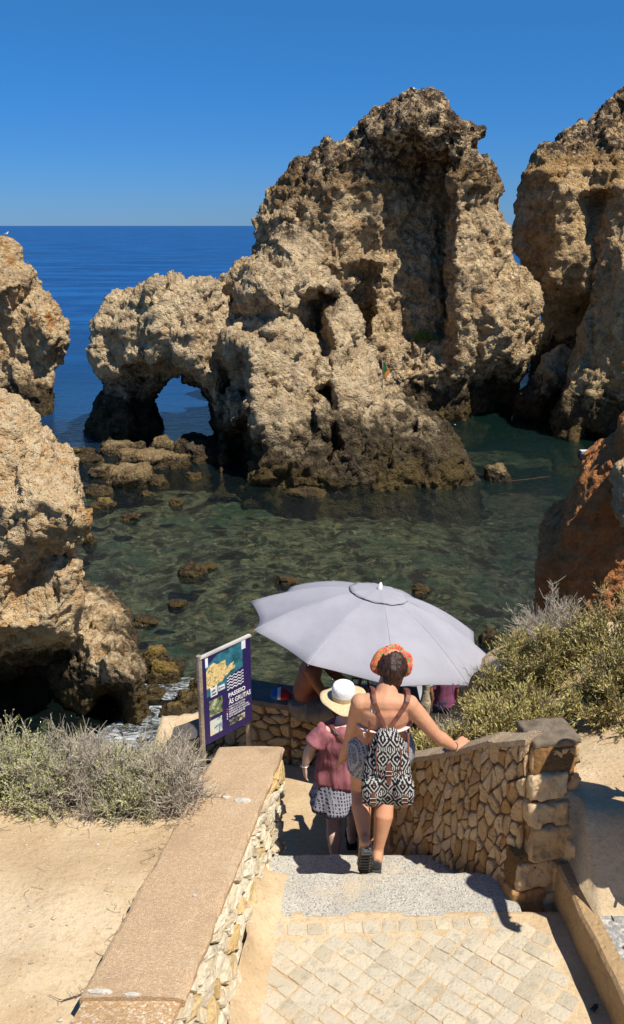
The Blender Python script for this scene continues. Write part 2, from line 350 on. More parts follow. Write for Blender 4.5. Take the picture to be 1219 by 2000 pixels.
Ik = chunk([(-150, 440, 56), (-40, 452, 56), (8, 462, 56), (28, 480, 56), (38, 512, 56), (66, 522, 56), (76, 560, 56), (110, 600, 55.5), (134, 650, 55), (124, 690, 55), (104, 722, 54.5), (100, 790, 54), (74, 818, W), (40, 812, W), (-20, 812, W), (-150, 812, W)],
           [(0, 500, 54.5), (30, 560, 53.5), (80, 620, 53), (100, 660, 53), (40, 640, 54), (28, 600, 54.8), (10, 620, 54.6), (20, 690, 54.4), (60, 700, 54), (85, 700, 53.6), (10, 560, 53), (40, 760, 53.2), (80, 770, 53.4), (-60, 600, 52)], th=7)
rock('sea_stack', [Ik], M_left, .14, s=1.0, amp=.55, seed=8, label='orange stained rock stack at the left edge with open sea behind it', cat='sea stack', group='sea stacks')
# near left cliff
Jk = chunk([(-260, 700, 19), (0, 778, 19), (38, 798, 19), (66, 838, 19), (84, 868, 18.8), (100, 890, 18.6), (118, 912, 18.4), (148, 918, 18.2), (156, 950, 18), (170, 1010, 17.8), (166, 1055, 17.8), (146, 1088, 18),
            (150, 1130, 18), (156, 1180, 18), (150, 1230, 18.6), (160, 1262, 19.4), (60, 1300, 20), (-260, 1300, 20)],
           [(20, 880, 17.8), (60, 940, 17.3), (110, 980, 17), (140, 1010, 17), (60, 1040, 17), (20, 1000, 17), (92, 1085, 17.9), (70, 1120, 17.8), (120, 1130, 17.2), (120, 1180, 17.2), (30, 1180, 17.4), (60, 1225, 16.9), (0, 1100, 17.0), (0, 1230, 16.8), (110, 1222, 17.2), (130, 1060, 17.2)], th=4)
Jb = chunk([(-260, 1180, 18.6), (40, 1200, 18.8), (150, 1225, 18.8), (170, 1250, 18.8), (215, 1248, 18.6), (258, 1280, 18.4), (284, 1322, 18.2), (282, 1400, W), (262, 1430, W), (180, 1440, W), (-260, 1470, W)],
           [(175, 1290, 18.2), (220, 1290, 17.8), (255, 1330, 17.6), (190, 1340, 18), (210, 1375, 19.8), (130, 1320, 18.8), (100, 1370, 20), (30, 1350, 20.4), (90, 1280, 20.4), (160, 1400, 18.4), (250, 1395, 18)], th=4)
rock('coastal_cliff', [Jk, Jb], M_near, .05, s=.5, amp=.55, seed=9, vert=.5, label='warm orange limestone cliff on the left side above the shallow cove', cat='cliff', group='cliffs beside the cove')
# near right red cliff
Kk = chunk([(1044, 1230, 12.5), (1046, 1150, 12.5), (1046, 1100, 12.5), (1090, 1065, 12.4), (1112, 1020, 12.2), (1126, 1000, 12.2), (1132, 945, 12.4), (1170, 915, 12.3), (1206, 890, 12.2), (1212, 848, 12.2), (1240, 822, 12.1), (1500, 860, 11.7), (1500, 1500, 11.5), (1044, 1500, 12.5)],
           [(1100, 1150, 12.2), (1150, 1080, 12.05), (1170, 980, 12.05), (1200, 940, 12.0), (1120, 1100, 12.1), (1160, 1200, 12.0), (1215, 1050, 11.9), (1214, 960, 11.9), (1160, 950, 12.2), (1100, 1300, 12.2)], th=3.5)
rock('coastal_cliff', [Kk], M_red, .035, s=.36, amp=.30, seed=10, vert=.7, block=.5, label='shaded red brown cliff on the right side behind the green shrubs', cat='cliff', group='cliffs beside the cove')
# pale ledge caught by the sun on the red cliff
Lk = chunk([(1198, 930, 11.75), (1206, 915, 11.7), (1240, 905, 11.6), (1290, 920, 11.5), (1280, 1020, 11.3), (1240, 1035, 11.4), (1215, 1010, 11.55), (1200, 985, 11.65), (1206, 950, 11.7)], [(1240, 960, 11.3)], th=.7)
rock('limestone_outcrop', [Lk], rock_mat('pale_outcrop', s=.3, wh=.1, camt=.05, oamt=.3), .02, s=.18, amp=.6, seed=11, label='small pale outcrop catching the sun on the red brown cliff', cat='rock')

# =============== boulders in the water ===============
M_bld = rock_mat('wet_boulder', light=(.32, .23, .115), mid=(.20, .135, .06), wh=.55, s=.4, camt=.25, oamt=.5, grey=.1)
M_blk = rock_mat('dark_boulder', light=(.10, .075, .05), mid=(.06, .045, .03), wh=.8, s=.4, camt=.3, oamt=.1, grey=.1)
M_yel = rock_mat('algae_boulder', light=(.30, .21, .07), mid=(.19, .125, .03), wh=.35, s=.3, camt=.15, oamt=.5, grey=.0)
def boulder(px, py, wpx, hpx, mat, label, seed, z=0, dp=.8, group='boulders in the shallow cove', res=26):
    c = PZ(px, py, z); sc = (c - Vector((0, 0, CZ))).length / F
    rx = wpx * sc / 2; rz = max(hpx * sc, .12); ry = max(rx * dp, .1)
    mb = MB(); mb.ball((0, 0, 0), (1, 1, 1), res * 2, res)
    me = remesh(mb.mesh(), .07, 0); a, n = getv(me); a /= np.linalg.norm(a, axis=1)[:, None]; q = a + seed * 7.3
    a = np.sign(a) * np.abs(a) ** .8
    d = 1 + fbm(q * .8, 2) * .5 + fbm(q * 2, 4) * .3 + (fbm(q * 3, 3, True) - .3) * .14 - np.clip(.4 - worley(q * 4), 0, 1) * .25
    a = a * d[:, None] * (rx, ry, rz)
    setv(me, a)
    o = link('boulder', me, mat, label=label, cat='boulder', group=group)
    o.location = c + Vector((0, ry * .5, -rz * .12)); o.rotation_euler = (0, 0, 0)
    return o
BL = [  # px, py, width, height, mat, label
 (143, 890, 62, 15, M_bld, 'long low brown boulder nearest the left stack foot in the channel'),
 (226, 886, 66, 22, M_bld, 'brown boulder under the dark arch leg'),
 (262, 884, 46, 18, M_bld, 'flat brown boulder between the arch leg and the square block'),
 (316, 888, 52, 34, M_bld, 'square brown block standing highest below the arch opening'),
 (282, 912, 96, 32, M_bld, 'wide ridged boulder in the middle of the rock pile'),
 (343, 912, 48, 26, M_bld, 'rounded boulder at the right end of the rock pile'),
 (205, 930, 60, 18, M_bld, 'low boulder left of the weedy mound'),
 (254, 948, 86, 38, M_bld, 'weedy brown mound nearest the camera in the rock pile'),
 (180, 905, 44, 14, M_bld, 'small boulder beside the cliff side of the pile'),
 (300, 945, 50, 14, M_bld, 'low rock lying right of the weedy mound'),
 (192, 965, 46, 14, M_bld, 'low stone just below the pile at the left'),
 (203, 990, 40, 14, M_yel, 'rounded tan stone alone below the pile'),
 (285, 968, 24, 10, M_bld, 'small round stone in front of the weedy mound'),
 (378, 934, 30, 10, M_bld, 'small flat stone near the foot of the arch'),
 (255, 1014, 36, 11, M_bld, 'dark stone breaking the surface in the left shallows'),
 (345, 985, 26, 12, M_blk, 'dark stone just under the pile at the right'),
 (375, 1122, 50, 20, M_bld, 'weedy stone out in the middle of the shallows'),
 (408, 1110, 26, 9, M_bld, 'small flat stone right beside the middle weedy stone'),
 (345, 1184, 34, 12, M_bld, 'brown stone awash below the middle shallows'),
 (283, 1218, 46, 12, M_bld, 'flat submerged looking stone above the cliff foot rock'),
 (172, 1060, 26, 18, M_yel, 'yellow weedy stone at the edge of the orange cliff'),
 (560, 1140, 38, 14, M_blk, 'dark stone just left of the parasol top'),
 (822, 1156, 36, 12, M_bld, 'reddish stone right of the parasol top'),
 (975, 938, 48, 28, M_bld, 'brown block at the tip of the buttress'),
 (298, 1300, 58, 32, M_yel, 'yellow green boulder beside the cliff foot rock'),
 (314, 1332, 62, 38, M_yel, 'largest yellow weedy boulder above the foam'),
 (340, 1310, 34, 22, M_yel, 'small yellow boulder right of the largest weedy one'),
 (298, 1362, 40, 20, M_yel, 'low weedy boulder half under the foam'),
 (370, 1380, 60, 26, M_yel, 'weedy boulder next to the left post of the sign'),
 (345, 1405, 60, 24, M_yel, 'weedy boulder in the foam just above the left shrubs'),
 (388, 1345, 36, 20, M_yel, 'weedy boulder half hidden behind the notice board'),
 (956, 1256, 34, 22, M_blk, 'round grey boulder at the tip of the right shrubs'),
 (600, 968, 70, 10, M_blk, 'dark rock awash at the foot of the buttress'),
]
for i, (px, py, wp, hp, m, lb) in enumerate(BL): boulder(px, py, wp, hp, m, lb, i + 1)
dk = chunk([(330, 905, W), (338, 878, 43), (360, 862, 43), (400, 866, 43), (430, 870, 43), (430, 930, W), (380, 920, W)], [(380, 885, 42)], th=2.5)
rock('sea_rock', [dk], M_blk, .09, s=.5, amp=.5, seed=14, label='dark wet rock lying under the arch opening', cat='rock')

# =============== sea floor and sea ===============
t = NT('sea_floor'); p = t.pos(); n1 = t.noise(p, .35, 5, .6, .6); n2 = t.noise(p, 1.6, 6, .65, .5)
vc = t.n('TexVoronoi', Vector=t.pos((1, 1.5, 1)), Scale=1.7); vt = t.sep(vc.outputs['Color'])[0]; vd = vc.outputs['Distance']
c = t.mix(t.ramp(n2, .40, .60), (.036, .034, .018), (.17, .165, .095)); c = t.mix(t.math('MULTIPLY', t.ramp(vd, .42, .25), t.ramp(vt, .62, .8)), c, (.26, .19, .09)); n5 = t.noise(t.pos((1, 1.3, 1)), 2.6, 7, .75, 1.2); c = t.mix(t.math('MULTIPLY', t.ramp(n5, .50, .60), .8), c, (.03, .022, .010)); c = t.mix(t.math('MULTIPLY', t.ramp(t.noise(p, 4.5, 6, .7, .8), .56, .64), .7), c, (.30, .33, .24)); c = t.mix(t.math('MULTIPLY', t.ramp(n1, .54, .64), .7), c, (.05, .085, .05))
c = t.mix(t.math('MULTIPLY', t.ramp(t.noise(p, 1.1, 6, .7, 1), .60, .68), .8), c, (.30, .27, .16)); c = t.mix(t.ramp(t.noise(p, .9, 3, .5), .56, .66), c, (.025, .016, .01))
M_bed = t.fin(c, .9, t.bump(t.noise(p, 3, 6, .7), .8, .2), .1)
nx, ny = 170, 170
X, Y = np.meshgrid(np.linspace(-24, 30, nx), np.linspace(7, 66, ny)); Q = np.stack([X.ravel(), Y.ravel(), 0 * X.ravel()], 1)
Zb = -1.15 + fbm(Q / 3.5, 3) * .35 + (fbm(Q / 1.2, 3, True) - .3) * .35 - np.clip((Y.ravel() - 40) / 6, 0, 3) * 1.2 + .55 * np.clip((24 - Y.ravel()) / 8, 0, 1) * (Q[:, 0] < 1) - .8 * np.clip((Q[:, 0] - 4) / 4, 0, 1)
gr = lambda a, b: [(j * a + i, j * a + i + 1, (j + 1) * a + i + 1, (j + 1) * a + i) for j in range(b - 1) for i in range(a - 1)]
link('sea_floor', mkmesh('sea_floor', np.stack([Q[:, 0], Q[:, 1], Zb], 1), gr(nx, ny), True), M_bed, kind='structure')
mb = MB(); mb.add([(-9000, 60, -7), (9000, 60, -7), (40000, 40000, -7), (-40000, 40000, -7), (-9000, -300, -7), (9000, -300, -7)], [(0, 1, 2, 3), (4, 5, 1, 0)])
mb.build('deep_sea_floor', plain('deep_bed', (.02, .05, .07)), kind='structure')
t = NT('sea_water'); p = t.pos(); x, y, z = t.sep(p)
wv = t.noise(t.pos((.9, 1.5, 1)), 1.5, 4, .55, .5); wv2 = t.noise(t.pos((.35, .8, 1)), .5, 3, .5, .3); wv3 = t.noise(t.pos((.03, .12, 1)), 1, 5, .6); wv6 = t.noise(t.pos((.25, 1.1, 1)), 1, 6, .75)
far = t.ramp(y, 40, 75)
wv4 = t.noise(t.pos((1, 2.4, 1)), 4.2, 3, .6, .4)
h = t.math('ADD', t.math('MULTIPLY', wv, .20), t.math('MULTIPLY', wv2, t.math('ADD', t.math('MULTIPLY', far, .25), .12))); h = t.math('ADD', h, t.math('MULTIPLY', wv4, .085))
h = t.math('ADD', h, t.math('MULTIPLY', wv3, t.math('MULTIPLY', far, .45)))
nb = t.bump(h, 1, 1)
yy = t.math('ADD', y, t.math('MULTIPLY', t.math('SUBTRACT', t.noise(p, .12, 3), .5), 14))
fo = t.ramp(t.math('SUBTRACT', yy, t.math('MULTIPLY', t.ramp(x, -4, 6), 45)), 38, 56)
deep = t.mix(t.ramp(t.math('ADD', t.math('MULTIPLY', wv3, .5), t.math('MULTIPLY', wv6, .5)), .42, .60), (.003, .038, .145), (.010, .085, .26)); deep = t.mix(t.ramp(y, 40, 130), (.004, .035, .11), deep)
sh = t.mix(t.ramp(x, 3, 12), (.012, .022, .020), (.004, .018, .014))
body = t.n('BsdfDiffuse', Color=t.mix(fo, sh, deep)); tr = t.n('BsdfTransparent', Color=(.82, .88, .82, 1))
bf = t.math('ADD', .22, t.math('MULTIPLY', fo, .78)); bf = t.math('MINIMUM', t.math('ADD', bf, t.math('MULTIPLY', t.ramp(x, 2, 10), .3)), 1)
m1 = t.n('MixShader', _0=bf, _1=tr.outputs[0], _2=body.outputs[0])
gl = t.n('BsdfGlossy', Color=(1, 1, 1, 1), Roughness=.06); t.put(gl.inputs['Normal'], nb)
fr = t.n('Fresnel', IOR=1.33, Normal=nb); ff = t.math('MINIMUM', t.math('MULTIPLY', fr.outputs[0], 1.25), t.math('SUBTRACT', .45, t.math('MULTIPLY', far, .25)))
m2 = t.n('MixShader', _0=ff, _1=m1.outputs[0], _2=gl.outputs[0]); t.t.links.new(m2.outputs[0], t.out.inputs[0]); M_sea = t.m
mb = MB(); mb.add([(-9000, -300, 0), (9000, -300, 0), (45000, 42000, 0), (-45000, 42000, 0)], [(0, 1, 2, 3)])
mb.build('sea', M_sea, kind='structure')
# foam
t = NT('foam'); p = t.pos(); n = t.noise(t.pos((1, 1.6, 1)), 3.5, 9, .8, 1.6); n2 = t.noise(p, 1.3, 3); e = t.attr('tint')
al = t.math('MULTIPLY', t.ramp(n, .42, .66), t.ramp(n2, .30, .55)); al = t.math('MULTIPLY', al, .8)
M_foam = t.fin((.7, .75, .78), .6, None, .3, Alpha=al)
for (px, py, rx, ry, l) in ((356, 1345, 1.0, .7, 'white foam washing round the yellow boulders'), (330, 1420, 1.4, 1.2, 'broad white foam behind the left shrubs')):
    c = PZ(px, py, .02); vs = [(c.x + rx * math.cos(a) * (1 + .25 * math.sin(3 * a + px)), c.y + ry * math.sin(a) * (1 + .2 * math.cos(2 * a)), .02 + .004 * (py % 3)) for a in [i * math.pi / 12 for i in range(24)]]
    mb = MB(); mb.add(vs, [tuple(range(24))]); mb.build('sea_foam', M_foam, kind='stuff', label=l, cat='foam')
# =============== near ground ===============
H = lambda h: CZ + h
def sst(x, a, b): u = np.clip((x - a) / (b - a), 0, 1); return u * u * (3 - 2 * u)
RW = [(1.23, 4.37, -2.74), (1.02, 4.59, -2.90), (.915, 4.70, -3.02), (.68, 4.95, -3.24), (.56, 5.12, -3.38), (.47, 5.45, -3.55), (.46, 5.9, -3.75), (.52, 6.4, -3.95)]
def rwx(y):
    ys = [q[1] for q in RW]; xs = [q[0] for q in RW]
    return np.interp(y, ys, xs)
def lwx(y): return -.22 + (y - 5.35) * .15
def ground_h(x, y):
    x = np.asarray(x, float); y = np.asarray(y, float); Q = np.stack([x, y, 0 * x], 1)
    n = fbm(Q / 1.1, 4) * .05 + fbm(Q / .18, 3) * .008 + fbm(Q / .38, 3) * .016
    left = -3.335 + n - .118 * np.clip(y - 4.0, 0, 1.6)
    left = left - sst(y, 5.0, 5.9) * .9 - np.clip(y - 5.9 + n * 4, 0, 9) * 2.2
    mid = -4.02 - .53 * sst(y, 4.9, 5.15) - .13 * np.clip(y - 5.15, 0, 2.1) + n * .5
    mid = np.where(y < 3.3, -3.93 + (3.3 - y) * .45, mid)
    mid = mid - .55 * sst(y, 7.2, 7.5) - np.clip(y - 9.1 + n * 6, 0, 9) * 2.5
    right = -3.12 - .62 * np.clip(2.1 - x, 0, 1.7) * sst(y, 4.35, 6.0) - .08 * np.clip(y - 4.9, 0, 9) + n
    wt = np.interp(y, [q[1] for q in RW], [q[2] for q in RW]); right = np.where((y > 4.5) & (y < 6.6), wt - .07 + (right - wt + .07) * sst(x - rwx(y), .05, .55), right)
    right = right - np.clip(y - 7.1 + n * 5, 0, 9) * 2.0
    right = right - 1.3 * sst(y, 5.75, 6.7) * np.clip(1.55 - x, 0, 1)
    slab = -3.58 + 0 * x
    right = np.where((x < 2.9) & (y < 4.3), right + (slab - right) * (1 - sst(y, 3.85, 4.25)), right)
    lo = lwx(np.clip(y, 0, 5.4)) - .22
    rr = np.where(y < 4.37, 1.52, np.interp(y, [q[1] for q in RW], [q[0] + .07 for q in RW]))
    hh = np.where(x < lo, np.where((y > 5.45) & (x > -1.6), np.minimum(left, mid), left), np.where(x > rr, right, mid))
    hh = np.where((y > 5.45) & (x < lo) & (x > -1.75), mid, hh)
    return np.maximum(hh, -12.2)
nx, ny = 330, 300
X, Y = np.meshgrid(np.linspace(-9, 7.5, nx), np.linspace(-3, 12, ny)); x_, y_ = X.ravel(), Y.ravel()
t = NT('sand'); p = t.pos(); a = t.noise(p, 1.3, 5, .6); b = t.noise(p, 38, 4, .7); v = t.voro(p, 75)
c = t.mix(t.ramp(a, .35, .65), (.52, .37, .21), (.64, .50, .32)); c = t.mix(t.math('MULTIPLY', t.ramp(b, .5, .68), .45), c, (.36, .24, .13))
c = t.mix(t.math('MULTIPLY', t.ramp(t.noise(p, 5, 5, .7), .56, .68), .35), c, (.42, .26, .13))
c = t.mix(t.math('MULTIPLY', t.ramp(v, .22, .12), t.ramp(t.noise(p, 22, 2), .52, .6)), c, (.78, .70, .56))
hb = t.math('ADD', t.noise(p, 30, 7, .75), t.math('MULTIPLY', t.noise(p, 4, 4), 2.0))
M_sand = t.fin(c, .95, t.bump(hb, .65, .03), .1)
link('ground', mkmesh('ground', np.stack([x_, y_, CZ + ground_h(x_, y_)], 1), gr(nx, ny), True), M_sand, kind='structure')

def agg_mat(name, c1, c2, c3, sc=70):
    t = NT(name); p = t.pos(); n = t.noise(p, 2.2, 4, .6); v = t.n('TexVoronoi', Vector=p, Scale=sc)
    hue = t.sep(v.outputs['Color'])[0]
    c = t.mix(t.ramp(hue, .35, .65), c1, c2); c = t.mix(t.ramp(hue, .8, .84), c, c3); c = t.mix(t.math('MULTIPLY', t.ramp(n, .45, .65), .35), c, tuple(x * .75 for x in c1))
    c = t.mix(t.math('MULTIPLY', t.ramp(t.noise(p, 1.6, 7, .75, .4), .53, .66), .6), c, (.55, .43, .28)); c = t.mix(t.math('MULTIPLY', t.ramp(t.noise(p, 3.1, 6, .7, .6), .60, .70), .35), c, tuple(q * .5 for q in c1))
    h = t.math('ADD', t.math('MULTIPLY', v.outputs['Distance'], -.6), t.noise(p, 24, 6, .7))
    return t.fin(c, .9, t.bump(h, .7, .012), .2)
M_cap = agg_mat('terracotta_concrete', (.46, .305, .175), (.53, .375, .225), (.60, .44, .28), 170)
M_grey = agg_mat('grey_aggregate', (.42, .395, .34), (.54, .50, .42), (.27, .26, .24), 120)
M_slab = agg_mat('grey_slab', (.25, .245, .23), (.38, .36, .32), (.50, .46, .38), 60)
def rocky_tint(name, c1, c2, c3, gap=(.30, .19, .09), rough=.92, sc=9, dist=.03, face=1):
    t = NT(name); p = t.pos(); ti = t.attr('tint'); n = t.noise(p, sc, 6, .7, .3)
    c = t.mix(t.ramp(ti, 0, .5), c1, c2); c = t.mix(t.ramp(ti, .6, .95), c, c3)
    c = t.mix(t.math('MULTIPLY', t.ramp(n, .5, .68), .5), c, tuple(q * .55 for q in c1))
    c = t.mix(t.math('MULTIPLY', t.ramp(t.noise(p, sc * .35, 3), .55, .7), .4), c, gap)
    c = t.mix(t.math('LESS_THAN', ti, -.5), c, t.mix(n, gap, tuple(q * 1.5 for q in gap)))
    h = t.math('ADD', t.noise(p, sc * 1.8, 8, .75), t.math('MULTIPLY', t.ramp(t.voro(p, sc * 3), 0, .5), .3))
    return t.fin(c, rough, t.bump(h, .9, dist), .15)
M_cob = rocky_tint('cobble_stone', (.45, .385, .28), (.51, .445, .335), (.55, .47, .34), gap=(.50, .38, .23), sc=14, dist=.010)
M_white = rocky_tint('pale_rubble', (.66, .55, .37), (.76, .67, .50), (.64, .45, .20), gap=(.44, .28, .11), sc=8, dist=.035)
M_brown = rocky_tint('ochre_rubble', (.52, .34, .17), (.64, .47, .28), (.44, .25, .10), gap=(.20, .105, .04), sc=8, dist=.03)

def clip_cells(Wd, Hd, seeds, ani=1.0):
    cells = []; S = np.array(seeds)
    for i, s in enumerate(S):
        dd = ((S - s) ** 2 * (1, ani)).sum(1); order = np.argsort(dd)[1:22]
        poly = [(0, 0), (Wd, 0), (Wd, Hd), (0, Hd)]
        for j in order:
            q = S[j]; nrm = (q - s) * (1, ani); m = (q + s) / 2; out = []
            for k in range(len(poly)):
                a, b = poly[k], poly[(k + 1) % len(poly)]
                da = (a[0] - m[0]) * nrm[0] + (a[1] - m[1]) * nrm[1]; db = (b[0] - m[0]) * nrm[0] + (b[1] - m[1]) * nrm[1]
                if da <= 0: out.append(a)
                if (da < 0) != (db < 0) and abs(da - db) > 1e-12:
                    u = da / (da - db); out.append((a[0] + (b[0] - a[0]) * u, a[1] + (b[1] - a[1]) * u))
            poly = out
            if len(poly) < 3: break
        if len(poly) >= 3: cells.append((s, poly))
    return cells
def stone_face(mb, bl, br, tr, tl, cell=(.16, .09), gap=.007, relief=.03, ani=None, shear=0.0, jit=.45, seed=1, sink=.0, rnd=.2):
    """rubble stones on a bilinear patch, each with its own outline, bulge and tilt"""
    r = random.Random(seed); bl, br, tr, tl = map(Vector, (bl, br, tr, tl))
    Wd = ((br - bl).length + (tr - tl).length) / 2; Hd = ((tl - bl).length + (tr - br).length) / 2
    nr = (br - bl).cross(tl - bl).normalized()
    cols = max(1, round(Wd / cell[0])); rows = max(1, round(Hd / cell[1])); seeds = []
    for j in range(rows):
        for i in range(cols):
            x = (i + .5 + (.5 if j % 2 else 0) * (1 if cols > 1 else 0) + r.uniform(-jit, jit)) * Wd / cols + shear * (j / rows - .5) * Hd
            seeds.append((x % Wd, (j + .5 + r.uniform(-jit, jit)) * Hd / rows))
    def at(x, y, d):
        u, v = x / Wd, y / Hd
        return (bl * (1 - u) + br * u) * (1 - v) + (tl * (1 - u) + tr * u) * v + nr * d
    for s, poly in clip_cells(Wd, Hd, seeds, (cell[0] / cell[1]) ** 2 if ani is None else ani):
        # round the outline: cut the corners once, drop to a gap
        n = len(poly); p2 = []
        for k in range(n):
            a, b = poly[k], poly[(k + 1) % n]
            e = rnd * r.uniform(.5, 1.2); jx = r.uniform(-.06, .06); p2 += [(a[0] * (1 - e) + b[0] * e, a[1] * (1 - e) + b[1] * e), (a[0] * .5 + b[0] * .5 + jx * (b[1] - a[1]), a[1] * .5 + b[1] * .5 - jx * (b[0] - a[0])), (a[0] * e + b[0] * (1 - e), a[1] * e + b[1] * (1 - e))]
        cx = sum(q[0] for q in p2) / len(p2); cy = sum(q[1] for q in p2) / len(p2)
        rad = sum(math.hypot(q[0] - cx, q[1] - cy) for q in p2) / len(p2)
        if rad < gap * 2.2: continue
        k0 = 1 - gap / rad * r.uniform(.8, 1.6); rl = relief * r.uniform(.45, 1.15); tx, ty = r.uniform(-.25, .25), r.uniform(-.25, .25)
        vs = []; m = len(p2)
        for lv, (sc, dd) in enumerate(((k0, -.012 - sink), (k0 * .97, rl * .35), (k0 * .86, rl * .85), (k0 * .55, rl))):
            for q in p2:
                jx, jy = (r.uniform(-.05, .05) * rad for _ in '12') if lv else (0, 0)
                x = cx + (q[0] - cx) * sc + jx; y = cy + (q[1] - cy) * sc + jy
                vs.append(at(x, y, dd + (tx * (x - cx) + ty * (y - cy)) * (lv > 0) + (r.uniform(-.12, .12) * rl if lv else 0)))
        vs.append(at(cx, cy, rl * r.uniform(.9, 1.1))); fs = []
        for l in range(3):
            for k in range(m): fs.append((l * m + k, l * m + (k + 1) % m, (l + 1) * m + (k + 1) % m, (l + 1) * m + k))
        for k in range(m): fs.append((3 * m + k, 3 * m + (k + 1) % m, 4 * m))
        mb.add(vs, fs, r.random())

# landing, treads
mb = MB()
def tread(h, y0, y1, x0, x1, z0, nm, mat, k=26):
    vs = []; fs = []
    for j, y in enumerate((y0, y1 - .02, y1, y1 + .004)):
        for i in range(k):
            x = x0 + (x1 - x0) * i / (k - 1); jy = rng.uniform(-.008, .008) if j else 0
            vs.append((x, y + jy, H(h) - (0, 0, .012, z0)[j] + (rng.uniform(-.003, .003) if j < 3 else 0)))
    for j in range(3):
        for i in range(k - 1): fs.append((j * k + i, j * k + i + 1, (j + 1) * k + i + 1, (j + 1) * k + i))
    m = MB(); m.add(vs, fs); return m.build(nm, mat, kind='structure')
tread(-3.8, 4.16, 4.53, -.40, 1.22, .3, 'grey_step_slab', M_grey); tread(-3.93, 4.50, 4.86, -.36, 1.05, .35, 'step_tread', M_grey); tread(-4.22, 4.83, 5.12, -.34, .8, .4, 'step_tread', M_grey)
# bedding of the cobbles
vs = []; fs = []; gx, gy = 60, 50
for j in range(gy):
    for i in range(gx):
        x = -.75 + 2.32 * i / (gx - 1); y = 2.9 + 1.32 * j / (gy - 1); vs.append((x, y, H(-3.7995) + .004 * mn.noise(Vector((x * 4, y * 4, 0))) - (.03 if j == gy - 1 else 0)))
mb.add(vs, gr(gx, gy)); mb.build('landing', M_sand, kind='structure', smooth=True)
mb = MB(); r = random.Random(4); s = .098
def cob(cx, cy, ang, hx, hy):
    co = []
    for dx, dy in ((-1, -1), (1, -1), (1, 1), (-1, 1)):
        x, y = dx * hx + r.uniform(-.007, .007), dy * hy + r.uniform(-.007, .007); co.append((x, y))
    # octagon: corners worn off
    oc = []
    for k in range(4):
        a, b = co[k], co[(k + 1) % 4]; e = r.uniform(.04, .13); oc.append((a[0] * (1 - e) + b[0] * e, a[1] * (1 - e) + b[1] * e)); oc.append((a[0] * .5 + b[0] * .5 + r.uniform(-.002, .002), a[1] * .5 + b[1] * .5 + r.uniform(-.002, .002))); e = r.uniform(.04, .13); oc.append((a[0] * e + b[0] * (1 - e), a[1] * e + b[1] * (1 - e)))
    tz = r.uniform(-.0015, .002); tx, ty = r.uniform(-.025, .025), r.uniform(-.025, .025); vs = []; ca, sa = math.cos(ang), math.sin(ang)
    for sc, z in ((1, -.02), (.99, .0), (.95, .004), (.6, .0055)):
        for x, y in oc:
            x *= sc; y *= sc; vs.append((cx + x * ca - y * sa, cy + x * sa + y * ca, H(-3.8) + z + tz + (x * tx + y * ty) * (z > 0)))
    vs.append((cx, cy, H(-3.8) + .0055 + tz)); m = 12; fs = []
    for l in range(3):
        for k in range(m): fs.append((l * m + k, l * m + (k + 1) % m, (l + 1) * m + (k + 1) % m, (l + 1) * m + k))
    for k in range(m): fs.append((3 * m + k, 3 * m + (k + 1) % m, 4 * m))
    mb.add(vs, fs, r.random())
def edge_y(x): return 4.13 + .05 * (x - .3) - .03 * (x < 0) * x
A0 = R(50)
for i in range(-40, 40):
    for j in range(-40, 40):
        u, v = i * s, j * s + r.uniform(-.004, .004); x = .5 + u * math.cos(A0) - v * math.sin(A0) * .98; y = 3.5 + u * math.sin(A0) + v * math.cos(A0)
        if -.46 + (3.9 - y) * .05 < x < 1.33 and 2.95 < y < edge_y(x) - .125: cob(x, y, A0 + r.uniform(-.05, .05), .0487 + r.uniform(-.003, .001), .0485 + r.uniform(-.003, .001))
x = -.36
while x < 1.08:
    hw = r.uniform(.045, .06); cob(x + hw, edge_y(x) - .052, R(2) + r.uniform(-.04, .04), hw - .003, .045); x += hw * 2 + .004
mb.build('cobble_paving', M_cob, kind='structure')

# left wall : masonry + cap
lw = empty('stone_wall', (-.45, 4.2, H(-3.9)), label='low pale rubble wall with a wide terracotta concrete top, left of the steps', cat='wall')
mb = MB()
def lb(y): return -.235 + (y - 5.35) * .065
def lt(y): return -.22 + (y - 5.35) * .152
def hbm(y): return -3.95 - .7 * min(1, max(0, (y - 4.2) / 1.0))
def lh(y): return -3.20 - (y - 3.08) * .1145
ys = [2.2 + (5.36 - 2.2) * i / 12 for i in range(13)]; vs = []; fs = []
for y in ys: vs += [(lb(y) - .03, y, H(-4.9)), (lb(y) - .03, y, H(hbm(y))), (lt(y) - .03, y, H(lh(y) - .065)), (lt(y) - .40, y, H(lh(y) - .065)), (lt(y) - .42, y, H(-4.9))]
for i in range(12):
    for k in range(5): fs.append((i * 5 + k, i * 5 + (k + 1) % 5, (i + 1) * 5 + (k + 1) % 5, (i + 1) * 5 + k))
fs += [(0, 1, 2, 3, 4), (64, 63, 62, 61, 60)]; mb.add(vs, fs, -1)
seg = 3
for i in range(seg):
    y0, y1 = 2.3 + (5.36 - 2.3) * i / seg, 2.3 + (5.36 - 2.3) * (i + 1) / seg
    stone_face(mb, (lb(y0), y0, H(hbm(y0))), (lb(y1), y1, H(hbm(y1))), (lt(y1), y1, H(lh(y1) - .062)), (lt(y0), y0, H(lh(y0) - .062)), cell=(.15, .075), gap=.003, relief=.034, seed=20 + i, shear=.3, jit=.7, rnd=.12)
stone_face(mb, (lb(5.36), 5.365, H(-4.75)), (lt(5.36) - .42, 5.365, H(-4.75)), (lt(5.36) - .40, 5.365, H(lh(5.36) - .062)), (lt(5.36), 5.365, H(lh(5.36) - .062)), cell=(.17, .09), seed=33)
mb.build('masonry', M_white, lw)
